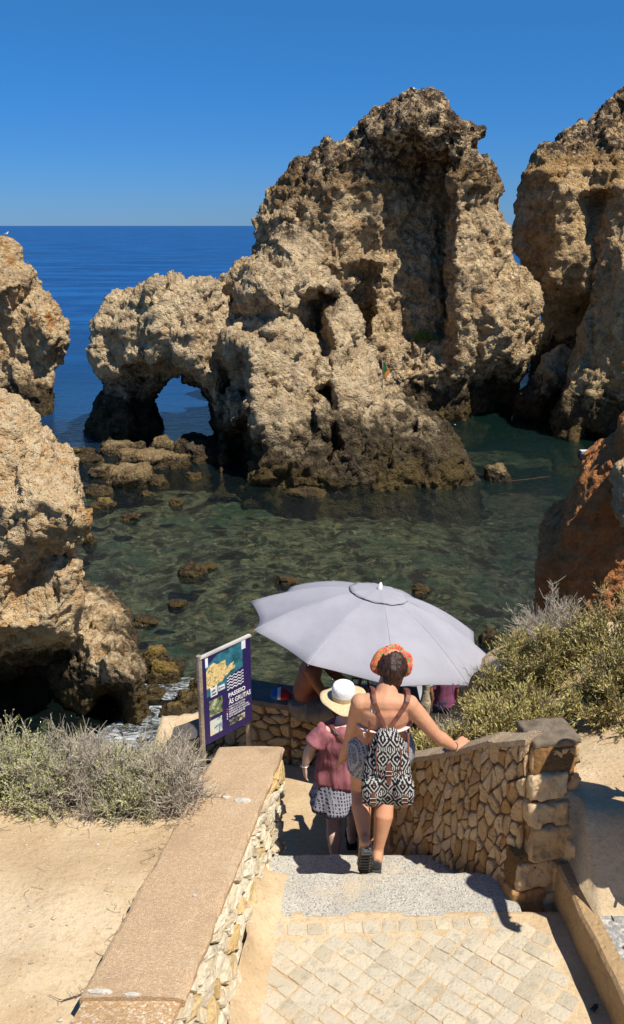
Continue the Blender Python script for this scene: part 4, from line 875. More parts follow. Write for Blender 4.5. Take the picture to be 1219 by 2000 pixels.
# =============== parasol ===============
UC = P(724, 1233, 7.5); UR = 1.165; ax = Vector((math.sin(R(10.5)), .075, math.cos(R(10.5)))).normalized(); uxx = Vector((0, 1, 0)).cross(ax).normalized(); uyy = ax.cross(uxx)
NR = 10; PH = -math.pi / 2 + R(5)
def U3(r_, a, z): return UC + uxx * (r_ * math.cos(a)) + uyy * (r_ * math.sin(a)) + ax * z
def prof(q): return .40 * (1 - q ** 1.75)
par = empty('parasol', UC - ax * 1.75, label='large pale grey lilac parasol open over the people sitting below the steps', cat='parasol')
t = NT('parasol_fabric'); p = t.pos(obj=False); n = t.noise(p, 3, 4, .6); w_ = t.noise(t.pos((1, 1, 1)), 90, 3)
c = t.mix(t.ramp(n, .35, .7), (.30, .292, .325), (.335, .327, .36)); c = t.mix(t.math('MULTIPLY', t.ramp(t.noise(p, 9, 4, .7), .68, .75), .4), c, (.35, .33, .34))
M_can = t.fin(c, .85, t.bump(t.math('ADD', t.math('MULTIPLY', n, 3), w_), .25, .01), .1)
def canopy(r0, r1, lift, nr=14, na=12, scal=.07, th=.004):
    vs = []; nA = NR * na
    for side in (0, 1):
        for i in range(nr + 1):
            q = r0 + (r1 - r0) * i / nr
            for k in range(nA):
                g = (k % na) / na; b = PH + 2 * math.pi * k / nA; sc = 1 - scal * math.sin(math.pi * g) * (i / nr) ** 3
                ch = math.cos(math.pi / NR) / math.cos(((g - .5)) * 2 * math.pi / NR)      # straight cloth between ribs
                sag = .025 * math.sin(math.pi * g) * q
                vs.append(U3(q * UR * sc * (1 + (ch - 1) * .8), b, prof(q) + lift - sag - side * th + .004 * mn.noise(Vector((q * 5, b * 3, lift)))))
    fs = []; o = (nr + 1) * nA
    for i in range(nr):
        for k in range(nA):
            a, b_, c_, d_ = i * nA + k, i * nA + (k + 1) % nA, (i + 1) * nA + (k + 1) % nA, (i + 1) * nA + k
            fs += [(d_, c_, b_, a), (o + a, o + b_, o + c_, o + d_)]
    for k in range(nA): fs += [(nr * nA + k, o + nr * nA + k, o + nr * nA + (k + 1) % nA, nr * nA + (k + 1) % nA)]
    m = MB(); m.add(vs, fs); return m
canopy(.02, 1, 0).build('canopy', M_can, par, True); canopy(.01, .24, .018, 6, 12, .0).build('vent_cap', M_can, par, True)
M_rib = plain('grey_metal', (.30, .30, .32), .4); M_seam = plain('seam', (.36, .345, .39), .9); M_pole = plain('pole_wood', (.34, .26, .18), .6)
for k in range(NR):
    b = PH + 2 * math.pi * k / NR; m = MB(); m.tube([U3(q * UR, b, prof(q) - .014) for q in (.03, .2, .4, .6, .8, 1.0)], .005, 5); m.build('rib', M_rib, par)
m = MB()
for k in range(NR): b = PH + 2 * math.pi * k / NR; m.tube([U3(q / 12 * UR, b, prof(q / 12) + .001) for q in range(3, 13)], .0028, 4)
m.tube([U3(.24 * UR * (math.cos(math.pi / NR) ** (.8 * (k % 12 != 0))), PH + 2 * math.pi * k / 120, prof(.24) + .012 - .006 * math.sin(math.pi * (k % 12) / 12)) for k in range(121)], .003, 4)
m.build('seams', M_seam, par)
m = MB(); m.tube([U3(0, 0, .43), U3(0, 0, .2), U3(0, 0, -1.75)], .017, 10); m.build('pole', M_pole, par, True)
m = MB(); m.tube([U3(0, 0, .40), U3(0, 0, .43), U3(0, 0, .47), U3(0, 0, .485)], [.028, .026, .016, .004], 10); m.build('finial', plain('white_plastic', (.8, .8, .8), .4), par, True)

# =============== people ===============
def skin(name, col, red=(.5, .16, .10)):
    t = NT(name); p = t.pos(obj=False); n = t.noise(p, 9, 4, .6); c = t.mix(t.ramp(n, .4, .7), col, tuple(q * .88 for q in col)); c = t.mix(t.math('MULTIPLY', t.ramp(t.noise(p, 4, 3), .5, .7), .25), c, red)
    c = t.mix(t.math('MULTIPLY', t.ramp(t.noise(p, 28, 5, .7), .5, .72), .22), c, tuple(q * .6 for q in col)); t.fin(c, .58, t.bump(t.math('ADD', t.noise(p, 120, 3), t.math('MULTIPLY', t.noise(p, 14, 3), 3)), .25, .006), .28); t.b.inputs['Subsurface Weight'].default_value = .12; t.b.inputs['Subsurface Radius'].default_value = (.02, .008, .004); t.b.inputs['Subsurface Scale'].default_value = .5; return t.m
V3 = Vector
def hand(mb, w, d, n, thumb, s=1.0, curl=.25):
    """w wrist, d finger direction, n back-of-hand normal, thumb +1/-1 side"""
    d = V3(d).normalized(); n = V3(n); n = (n - d * n.dot(d)).normalized(); sd_ = d.cross(n) * thumb
    w = V3(w); mb.tube([w - d * .02 * s, w + d * .02 * s, w + d * .055 * s, w + d * .088 * s], [(.026 * s, .019 * s), (.033 * s, .016 * s), (.041 * s, .0145 * s), (.036 * s, .010 * s)], 10, ref=n)
    for i, (o, L) in enumerate(((.031, .068), (.0105, .077), (-.0105, .071), (-.031, .056))):
        b = w + d * .082 * s + sd_ * o * s; fd = (d + sd_ * o * 2.2).normalized(); c = curl * (1 + .25 * i)
        d2 = (fd * math.cos(c) - n * math.sin(c)); d3 = (fd * math.cos(c * 2.1) - n * math.sin(c * 2.1)); L *= s
        p1 = b + fd * L * .42; p2 = p1 + d2 * L * .33; p3 = p2 + d3 * L * .25; mb.tube([b - fd * .015 * s, p1, p2, p3], [.0088 * s, .0083 * s, .0074 * s, .0058 * s], 8, ref=n)
    b = w + d * .022 * s + sd_ * .026 * s; td = (d * .62 + sd_ * .75 - n * .2).normalized(); t2 = (d * .85 + sd_ * .45 - n * .3).normalized()
    mb.tube([b - td * .012, b + td * .036 * s, b + td * .036 * s + t2 * .03 * s, b + td * .036 * s + t2 * .05 * s], [.014 * s, .0105 * s, .009 * s, .0065 * s], 8, ref=n)
def head(mb, c, f, s, up=(0, 0, 1)):
    f = V3(f).normalized(); up = V3(up); sx = f.cross(up).normalized(); up = sx.cross(f); M = Matrix((sx, f, up)).transposed(); c = V3(c)
    mb.ball(c + up * .018 * s, (.077 * s, .096 * s, .098 * s), 16, 12, rot=M); mb.ball(c - up * .042 * s + f * .022 * s, (.058 * s, .066 * s, .066 * s), 14, 10, rot=M)
    mb.tube([c + f * .085 * s + up * .012 * s, c + f * .107 * s - up * .022 * s, c + f * .088 * s - up * .03 * s], [.007 * s, .014 * s, .009 * s], 6, ref=sx); mb.ball(c + f * .082 * s - up * .055 * s, (.022 * s, .01 * s, .009 * s), 8, 6, rot=M)
    mb.ball(c + f * .078 * s - up * .085 * s, (.022 * s, .018 * s, .016 * s), 8, 6, rot=M); mb.ball(c + f * .086 * s + up * .028 * s, (.05 * s, .008 * s, .008 * s), 8, 6, rot=M)
    for q in (1, -1): mb.ball(c + sx * q * .077 * s - up * .005 * s, (.011 * s, .02 * s, .03 * s), 8, 6, rot=M)
    return M
def foot(mb, a, d, s=1, L=.2):
    a = V3(a); d = V3(d).normalized(); mb.tube([a - d * .06 * s, a - d * .02 * s + V3((0, 0, .0)), a + d * L * .45 * s - V3((0, 0, .025)), a + d * L * .8 * s - V3((0, 0, .04)), a + d * L * s - V3((0, 0, .045))], [(.024 * s, .024 * s), (.034 * s, .045 * s), (.036 * s, .03 * s), (.043 * s, .016 * s), (.028 * s, .01 * s)], 10)
def body(J, s=1.0, fwd=(0, 1, 0), hands=(), vox=.0075, sex=1.0, hd=True, feet=True, name='body', mat=None, parent=None):
    mb = MB(); f = V3(fwd); g = lambda k: V3(J[k])
    hL, hR = g('hipL'), g('hipR'); pel = (hL + hR) / 2; sL, sR = g('shL'), g('shR'); shm = (sL + sR) / 2; wai = g('waist'); chest = wai.lerp(shm, .62); rf = f
    mb.tube([pel - V3((0, 0, .09 * s)), pel - V3((0, 0, .03 * s)), pel + (wai - pel) * .4, wai, wai.lerp(shm, .3), chest, shm.lerp(chest, .25), shm + V3((0, 0, .035 * s))],
            [(.10 * s, .085 * s), (.165 * s * sex, .115 * s), (.155 * s * sex, .108 * s), (.125 * s, .088 * s), (.132 * s, .092 * s), (.152 * s, .10 * s), (.150 * s, .085 * s), (.075 * s, .055 * s)], 20, ref=rf)
    mb.tube([sL, shm + V3((0, 0, .012 * s)) - f * .01, sR], [.050 * s, (.062 * s, .062 * s), .050 * s], 12)
    nk = g('neck'); hc = g('head'); mb.tube([shm + V3((0, 0, -.02 * s)), nk, hc - V3((0, 0, .04 * s))], [(.09 * s, .07 * s), (.052 * s, .054 * s), (.05 * s, .054 * s)], 14, ref=f)
    for k in 'LR':
        S_, E_, W_ = g('sh' + k), g('el' + k), g('wr' + k); mb.ball(S_, .054 * s, 12, 8)
        mb.tube([S_, S_.lerp(E_, .3), S_.lerp(E_, .7), E_, E_.lerp(W_, .25), E_.lerp(W_, .6), W_], [.050 * s, .049 * s, .042 * s, .036 * s, .040 * s, .033 * s, (.025 * s, .021 * s)], 14)
        H_, K_, A_ = g('hip' + k), g('kn' + k), g('an' + k)
        cb = (K_ - A_).normalized(); bk = -f * .018 * s
        mb.tube([H_ + V3((0, 0, .03)), H_.lerp(K_, .15), H_.lerp(K_, .5), H_.lerp(K_, .85), K_, K_.lerp(A_, .15), K_.lerp(A_, .33) + bk, K_.lerp(A_, .62) + bk * .4, A_ + (K_ - A_) * .12, A_],
                [.088 * s, .093 * s * sex, .080 * s * sex, .060 * s, .055 * s, .052 * s, .057 * s, .044 * s, .032 * s, .035 * s], 16)
    M = head(mb, hc, J.get('face', fwd), s) if hd else None
    for (k, d, n, th, cu) in hands: hand(mb, g('wr' + k), d, n, th, s, cu)
    if feet:
        for k in 'LR': foot(mb, g('an' + k), J.get('fd' + k, fwd), s)
    me = remesh(mb.mesh(), vox, 4, .5)
    return link(name, me, mat, parent)
def cloth(tubes, name, mat, parent, vox=.008, fold=.006, fs=(14, 14, 4), smooth=2, seed=0, holes=None):
    mb = MB()
    for pts, rad, ref in tubes: mb.tube(pts, rad, 20, ref=ref)
    me = remesh(mb.mesh(), vox, smooth, .5); a, n = getv(me); q = a * fs + seed
    setv(me, a + n * ((fbm(q, 3, True) - .35) * fold + fbm(a * 5 + seed, 2) * fold * 1.2)[:, None]); return link(name, me, mat, parent)
def hairmesh(balls, name, mat, parent, amp=.006, fs=(45, 45, 9), seed=0, vox=.007):
    mb = MB()
    for b in balls: mb.ball(*b)
    me = remesh(mb.mesh(), vox, 2); a, n = getv(me); setv(me, a + n * ((fbm(a * fs + seed, 3, True) - .3) * amp + fbm(a * 18 + seed, 2) * amp)[:, None]); return link(name, me, mat, parent)
def hair_mat(name, c1, c2):
    t = NT(name); n = t.noise(t.pos((1, 1, .15)), 130, 4, .6, .6); return t.fin(t.mix(t.ramp(n, .35, .7), c1, c2), .45, t.bump(n, .8, .006), .4)
M_hair = hair_mat('dark_hair', (.012, .006, .004), (.07, .028, .016)); M_hairb = hair_mat('brown_hair', (.03, .016, .009), (.10, .05, .025))
M_eye = plain('eye', (.05, .03, .02), .2)
M_leath = plain('brown_leather', (.15, .055, .035), .5, .3, 30); M_metal = plain('buckle', (.55, .5, .42), .3, Metallic=.8)
hh = lambda x, y, h: (x, y, H(h))

# --- backpack wearer ---
w2 = empty('person', hh(.42, 4.70, -3.93), label='bare backed person in a bright headscarf and patterned backpack, one hand on the right wall', cat='person', group='people going down the steps')
SK2 = skin('tanned_skin', (.56, .28, .16))
J = dict(hipL=hh(.345, 4.74, -3.06), hipR=hh(.505, 4.74, -3.06), waist=hh(.425, 4.70, -2.90), shL=hh(.285, 4.64, -2.685), shR=hh(.575, 4.64, -2.695), neck=hh(.45, 4.71, -2.60), head=hh(.478, 4.775, -2.52),
         elL=tuple(P(684, 1448, 4.80)), wrL=tuple(P(669, 1484, 4.94)), elR=tuple(P(852, 1436, 4.66)), wrR=tuple(P(889, 1467, 4.70) + V3((0, 0, .025))),
         knL=hh(.305, 4.86, -3.43), anL=hh(.325, 4.555, -3.62), knR=hh(.475, 4.85, -3.46), anR=hh(.42, 4.74, -3.845), face=(.1, 1, -.12), fdR=(.05, 1, 0), fdL=(0, .45, -1))
b2 = body(J, 1.1, hands=(('L', (-.25, .75, -.7), (-.6, -.2, .8), 1, .3), ('R', tuple(P(912, 1450, 4.80) + V3((0, 0, .02)) - V3(J['wrR'])), (-.1, -.3, 1), -1, .25)), mat=SK2, parent=w2, sex=1.05)
hairmesh([(hh(.478, 4.76, -2.500), (.090, .095, .098), 14, 10), (hh(.478, 4.675, -2.50), (.045, .04, .045), 12, 8), (hh(.462, 4.69, -2.55), (.04, .035, .045), 12, 8), (hh(.498, 4.69, -2.555), (.035, .035, .045), 12, 8), (hh(.470, 4.71, -2.60), (.055, .04, .055), 12, 8), (hh(.43, 4.665, -2.655), (.05, .02, .035), 10, 8), (hh(.49, 4.665, -2.66), (.03, .018, .035), 10, 8)], 'hair', M_hair, w2, .012)
mb = MB(); hc = V3(hh(.478, 4.775, -2.505)); pts = []; rad = []
for k in range(29):
    a = R(-42 + 264 * k / 28); pts.append(hc + V3((math.cos(a) * .096, -.005 - .012 * math.cos(a * 2), math.sin(a) * .098))); e_ = min(1, .35 + min(k, 28 - k) / 7); rad.append(((.034 + .003 * math.sin(k * 1.1)) * e_, (.020 + .002 * math.sin(k * .9)) * e_))
mb.tube(pts, rad, 14, ref=(0, 1, 0)); me = remesh(mb.mesh(), .005, 1); a, n = getv(me); rel = a - np.array(hc); ang = np.arctan2(rel[:, 2], rel[:, 0]); yy_ = rel[:, 1]
setv(me, a + n * (np.sin(ang * 5 + yy_ * 130) * .0035 + fbm(a * 20, 2) * .003)[:, None])
t = NT('bright_scarf'); p = t.pos(); n = t.noise(t.pos((1, 2.2, .6)), 30, 4, .6, 2.2); n2 = t.noise(t.pos((1, 2.2, .6)), 42, 3, .5, 2)
c = t.mix(t.ramp(n, .42, .46), (.62, .045, .05), (.70, .13, .09)); c = t.mix(t.ramp(n, .57, .59), c, (.75, .42, .06)); c = t.mix(t.ramp(n2, .58, .61), c, (.12, .33, .12)); c = t.mix(t.ramp(n2, .38, .34), c, (.62, .10, .20)); c = t.mix(t.ramp(t.noise(p, 50, 2), .66, .69), c, (.03, .02, .04))
link('headscarf', me, t.fin(c, .8, None, .2), w2)
# shorts, bikini
def ikat(name, dark, light, sx=.045, sz=.03):
    t = NT(name); x, y, z = t.sep(t.pos()); u = t.math('FRACT', t.math('DIVIDE', t.math('ADD', x, t.math('MULTIPLY', y, .6)), sx)); v = t.math('FRACT', t.math('DIVIDE', z, sz))
    a = t.math('LESS_THAN', t.math('ABSOLUTE', t.math('SUBTRACT', u, .5)), .30); b = t.math('LESS_THAN', t.math('ABSOLUTE', t.math('SUBTRACT', v, .5)), .36)
    n = t.ramp(t.noise(t.pos(), 60, 3), .40, .5); return t.fin(t.mix(t.math('MULTIPLY', t.math('MULTIPLY', a, b), n), light, dark), .9, None, .1)
cloth([([hh(.425, 4.74, -2.955), hh(.425, 4.74, -3.02), hh(.425, 4.74, -3.09), hh(.425, 4.74, -3.15)], [(.178, .128), (.202, .146), (.207, .150), (.185, .135)], (0, 1, 0)), ([J['hipL'], hh(.328, 4.79, -3.22)], [.120, .114], (0, 1, 0)), ([J['hipR'], hh(.502, 4.79, -3.23)], [.120, .114], (0, 1, 0))], 'shorts', ikat('grey_shorts', (.07, .075, .095), (.34, .34, .36), .018, .014), w2, fold=.005)
mb = MB(); mb.tube([V3(hh(.428, 4.675, -2.835)) + V3((math.cos(a) * .158, math.sin(a) * .112, 0)) for a in [k * math.pi / 14 for k in range(29)]], (.016, .004), 8, ref=(0, 0, 1), cap=False); mb.tube([hh(.33, 4.585, -2.855), hh(.30, 4.57, -2.84), hh(.31, 4.565, -2.87)], .005, 6)
mb.build('bikini_band', plain('pink_white', (.70, .52, .48), .8), w2, True)
mb = MB(); mb.tube([hh(.345, 4.60, -2.64), hh(.35, 4.578, -2.70), hh(.355, 4.574, -2.74), hh(.37, 4.575, -2.70), hh(.385, 4.60, -2.65)], .007, 6); mb.build('halter_tie', plain('white_tie', (.6, .58, .62), .8), w2, True)
mb = MB(); wr = V3(J['wrR']); dd_ = (V3(J['elR']) - wr).normalized(); e1 = dd_.cross(V3((0, 0, 1))).normalized(); e2 = e1.cross(dd_); mb.tube([wr + dd_ * .01 + e1 * math.cos(a) * .029 + e2 * math.sin(a) * .026 for a in [k * math.pi / 9 for k in range(19)]], .004, 6, cap=False); mb.build('bracelet', plain('bead', (.05, .09, .09), .4), w2, True)
# shoes
def shoe(a, d, up, nm, parent, m1, m2, s=1.0):
    d = V3(d).normalized(); up = (V3(up) - d * V3(up).dot(d)).normalized(); a = V3(a); mb = MB()
    mb.tube([a - d * .07, a - d * .03, a + d * .04, a + d * .11, a + d * .165], [(.030 * s, .036 * s), (.036 * s, .048 * s), (.040 * s, .040 * s), (.043 * s, .030 * s), (.026 * s, .02 * s)], 14, ref=up); mb.tube([a - up * .0, a + up * .055 - d * .02], [(.040 * s, .043 * s), (.040 * s, .042 * s)], 12)
    me = remesh(mb.mesh(), .006, 2); b_, n = getv(me); setv(me, b_ + n * (fbm(b_ * 40, 3, True) * .003)[:, None]); o = link(nm, me, m1, parent)
    mb = MB(); sx = d.cross(up); vs = []; prof_ = [(-.082, .018), (-.07, .033), (-.03, .036), (.03, .036), (.08, .045), (.13, .046), (.165, .034), (.18, .012)]
    ring = [(x, w) for x, w in prof_] + [(x, -w) for x, w in reversed(prof_)]
    for zt in (-.052, -.03): vs += [a + d * x + sx * w * s + up * zt for x, w in ring]
    m = len(ring); mb.add(vs, [tuple(range(m)), tuple(range(m, 2 * m))[::-1]] + [(k, m + k, m + (k + 1) % m, (k + 1) % m) for k in range(m)])
    for k in range(7): x = -.065 + k * .034; mb.box(a + d * x - up * .0545, (.006, .030, .005), Matrix((d, sx, up)).transposed())
    q = mb.build('sole', m2, o); return o
M_shoe = plain('grey_suede', (.17, .155, .135), .85, .25, 20, 1, 80); M_shoe2 = plain('dark_mesh', (.045, .045, .05), .8, .2); M_sole = plain('rubber', (.06, .055, .05), .8, .2); M_black = plain('black_rubber', (.015, .014, .014), .6)
shoe(hh(.33, 4.545, -3.66), (0, .42, -1), (0, 1, .42), 'shoe', w2, M_shoe, M_sole); shoe(hh(.412, 4.74, -3.875), (.05, 1, 0), (0, 0, 1), 'shoe', w2, M_shoe2, M_sole)

# --- backpack ---
bp = empty('backpack', hh(.44, 4.47, -3.22), label='black and white ikat patterned backpack with brown leather straps on the bare back', cat='backpack')
t = NT('ikat_black_white'); x, y, z = t.sep(t.pos()); n = t.noise(t.pos((1, 1, .25)), 95, 2); jz = t.math('MULTIPLY', t.math('SUBTRACT', n, .5), .030)
pc = t.sep(t.n('TexCoord').outputs['Object']); u = t.math('DIVIDE', t.math('ADD', pc[0], .012), .082); v = t.math('DIVIDE', t.math('ADD', pc[2], jz), .108)
fu = t.math('ABSOLUTE', t.math('SUBTRACT', t.math('FRACT', u), .5)); fv = t.math('ABSOLUTE', t.math('SUBTRACT', t.math('FRACT', v), .5)); dd2 = t.math('ADD', fu, fv)
rg = t.math('GREATER_THAN', t.math('SINE', t.math('ADD', t.math('MULTIPLY', dd2, 22), t.math('MULTIPLY', n, 2.2))), .35)
band = t.math('LESS_THAN', t.math('ABSOLUTE', t.math('SUBTRACT', t.math('FRACT', t.math('ADD', v, .5)), .5)), .085); cmb = t.math('GREATER_THAN', t.math('SINE', t.math('MULTIPLY', x, 520)), 0)
f_ = t.mix(band, rg, cmb); M_ikat = t.fin(t.mix(f_, (.012, .012, .014), (.40, .38, .345)), .85, t.bump(t.noise(t.pos(), 200, 2), .3, .003), .1)
def lob(tubes, nm, seed, par_, vox=.006, fold=.007): return cloth(tubes, nm, M_ikat, par_, vox, fold, (16, 16, 9), 2, seed)
main = lob([([hh(.436, 4.53, -2.785), hh(.437, 4.525, -2.81), hh(.438, 4.505, -2.88), hh(.44, 4.485, -2.97), hh(.44, 4.475, -3.07), hh(.44, 4.475, -3.15), hh(.44, 4.485, -3.205), hh(.44, 4.49, -3.225)], [(.04, .03), (.065, .045), (.098, .066), (.128, .08), (.146, .088), (.15, .09), (.138, .082), (.09, .05)], (0, 1, 0))], 'bag', 3, bp)
lob([([hh(.437, 4.50, -2.79), hh(.437, 4.45, -2.82), hh(.438, 4.425, -2.90), hh(.440, 4.408, -2.98), hh(.440, 4.404, -3.0)], [(.05, .012), (.062, .014), (.070, .014), (.068, .013), (.045, .01)], (0, 1, 0))], 'flap', 5, bp, fold=.003)
for o_ in bp.children:
    if o_.name.startswith('flap'): o_.data.transform(Matrix.Translation((-.05, 0, .07)) ); o_.location += V3((.05, 0, -.07))
mb = MB(); mb.tube([hh(.380, 4.455, -2.815), hh(.367, 4.42, -2.90), hh(.371, 4.398, -2.985), hh(.405, 4.390, -3.012), hh(.44, 4.388, -3.016), hh(.475, 4.390, -3.012), hh(.508, 4.398, -2.985), hh(.511, 4.42, -2.90), hh(.496, 4.455, -2.815)], .0035, 6, ref=(0, 1, 0)); mb.build('flap_piping', M_leath, bp, True)
for sx_ in (-1, 1):
    mb = MB(); mb.tube([hh(.44 + sx_ * .03, 4.40, -3.06), hh(.44 + sx_ * .09, 4.358, -3.05), hh(.44 + sx_ * .145, 4.395, -3.07)], .0035, 6, ref=(0, 1, 0)); mb.tube([hh(.44 + sx_ * .032, 4.385, -3.10), hh(.44 + sx_ * .04, 4.375, -3.17), hh(.44 + sx_ * .09, 4.372, -3.212), hh(.44 + sx_ * .14, 4.39, -3.17)], .0035, 6, ref=(0, 1, 0)); mb.build('pocket_piping', M_leath, bp, True)
for sx_ in (-1, 1): lob([([hh(.44 + sx_ * .088, 4.41, -3.035), hh(.44 + sx_ * .09, 4.395, -3.06), hh(.44 + sx_ * .092, 4.385, -3.13), hh(.44 + sx_ * .09, 4.395, -3.19), hh(.44 + sx_ * .088, 4.42, -3.205)], [(.03, .02), (.056, .034), (.063, .04), (.056, .036), (.03, .02)], (0, 1, 0))], 'pocket', 8 + sx_, bp, fold=.004)
def ribbon(pts, wdt, nm, par_, nrm, th=.004):
    mb = MB(); mb.tube(pts, (wdt / 2, th / 2), 8, ref=nrm); return mb.build(nm, M_leath, par_)
ribbon([hh(.430, 4.525, -2.80), hh(.41, 4.545, -2.75), hh(.385, 4.562, -2.70), hh(.365, 4.568, -2.645), hh(.36, 4.60, -2.61), hh(.36, 4.66, -2.60), hh(.355, 4.72, -2.62), hh(.34, 4.75, -2.72)], .026, 'shoulder_strap', bp, (0, -1, .3), .006)
ribbon([hh(.444, 4.525, -2.80), hh(.485, 4.545, -2.745), hh(.525, 4.560, -2.69), hh(.555, 4.575, -2.64), hh(.565, 4.61, -2.615), hh(.565, 4.66, -2.61), hh(.56, 4.72, -2.63), hh(.56, 4.76, -2.72)], .028, 'shoulder_strap', bp, (0, -1, .3))
ribbon([hh(.345, 4.585, -2.72), hh(.335, 4.565, -2.80), hh(.33, 4.56, -2.90), hh(.335, 4.54, -3.0), hh(.35, 4.52, -3.12)], .014, 'lower_strap', bp, (0, -1, 0)); ribbon([hh(.575, 4.66, -2.85), hh(.575, 4.60, -2.93), hh(.565, 4.54, -3.03), hh(.56, 4.52, -3.12)], .014, 'lower_strap', bp, (0, -1, 0))
for nm, (x0, y0, h0, L) in (('flap_strap', (.441, 4.388, -2.95, .12)), ('pocket_strap', (.352, 4.345, -3.10, .085)), ('pocket_strap', (.534, 4.345, -3.10, .09))):
    s0 = ribbon([hh(x0, y0 + .012, h0 + .01), hh(x0, y0, h0 - .02), hh(x0, y0 - .002, h0 - L * .6), hh(x0 + .003, y0 - .006, h0 - L)], .026, nm, bp, (0, -1, .1)); mb = MB()
    q = [hh(x0 - .017, y0 - .006, h0 - .03), hh(x0 + .017, y0 - .006, h0 - .03), hh(x0 + .017, y0 - .007, h0 - .055), hh(x0 - .017, y0 - .007, h0 - .055)]; mb.tube(q + q[:2], .003, 6, ref=(0, 1, 0)); mb.build('buckle', M_metal, s0)

# --- hat wearer ---
w1 = empty('person', hh(.21, 5.5, -4.55), label='person in a white topped straw hat, dusty pink t-shirt and short patterned skirt', cat='person', group='people going down the steps')
SK1 = skin('fair_skin', (.66, .44, .34), (.6, .25, .18))
J1 = dict(hipL=hh(.145, 5.50, -3.86), hipR=hh(.275, 5.52, -3.86), waist=hh(.205, 5.50, -3.68), shL=hh(.085, 5.47, -3.435), shR=hh(.325, 5.50, -3.435), neck=hh(.215, 5.53, -3.355), head=hh(.212, 5.60, -3.26),
          elL=tuple(P(611, 1470, 5.44)), wrL=tuple(P(601, 1505, 5.45)), elR=hh(.39, 5.62, -3.66), wrR=hh(.33, 5.80, -3.74), knL=hh(.155, 5.50, -4.16), anL=hh(.165, 5.37, -4.47), knR=hh(.30, 5.66, -4.15), anR=hh(.285, 5.68, -4.50), face=(.15, 1, -.2))
body(J1, .90, hands=(('L', (.02, .15, -1), (-1, -.3, 0), 1, .3), ('R', (-.3, .8, -.3), (0, .2, 1), -1, .5)), mat=SK1, parent=w1)
def tee(name, ca, cb):
    t = NT(name); n = t.noise(t.pos((1, 1, .35)), 12, 4, .6, .8); return t.fin(t.mix(t.ramp(n, .35, .7), ca, cb), .9, t.bump(n, .35, .02), .1)
shirt = cloth([([hh(.207, 5.48, -3.385), hh(.206, 5.49, -3.42), hh(.206, 5.50, -3.50), hh(.205, 5.505, -3.62), hh(.205, 5.51, -3.72), hh(.205, 5.51, -3.83), hh(.205, 5.51, -3.86)], [(.085, .07), (.135, .085), (.150, .104), (.142, .102), (.156, .118), (.172, .128), (.165, .12)], (0, 1, 0)),
       ([V3(J1['shL']) + V3((.03, 0, .01)), V3(J1['shL']).lerp(V3(J1['elL']), .35), V3(J1['shL']).lerp(V3(J1['elL']), .72)], [.062, .062, .064], (0, 1, 0)), ([V3(J1['shR']) - V3((.03, 0, -.01)), V3(J1['shR']).lerp(V3(J1['elR']), .35), V3(J1['shR']).lerp(V3(J1['elR']), .72)], [.062, .062, .062], (0, 1, 0))],
      'shirt', tee('dusty_pink', (.27, .095, .11), (.35, .14, .155)), w1, .007, .020, (11, 11, 2.2), 2, 4)
mb = MB(); vs = []; nA, nV = 72, 10
for j in range(nV):
    for k in range(nA):
        a = 2 * math.pi * k / nA; q = j / (nV - 1); fl = 1 + .05 * q * math.sin(a * 7 + 1) + .03 * q * math.sin(a * 12); rx, ry = .150 + .045 * q, .118 + .05 * q
        vs.append(hh(.205 - .015 * q + rx * fl * math.cos(a), 5.51 + ry * fl * math.sin(a), -3.80 - .24 * q + .018 * q * math.sin(a * 2 + 2.5)))
mb.add(vs, [(j * nA + k, (j + 1) * nA + k, (j + 1) * nA + (k + 1) % nA, j * nA + (k + 1) % nA) for j in range(nV - 1) for k in range(nA)]); sk = mb.build('skirt', ikat('skirt_print', (.035, .04, .07), (.36, .35, .40), .022, .026), w1, True); m_ = sk.modifiers.new('s', 'SOLIDIFY'); m_.thickness = .004
hairmesh([(hh(.212, 5.59, -3.265), (.082, .088, .075), 14, 10), (hh(.212, 5.555, -3.31), (.078, .05, .045), 12, 8)], 'hair', M_hairb, w1, .008, seed=3)
hat = None
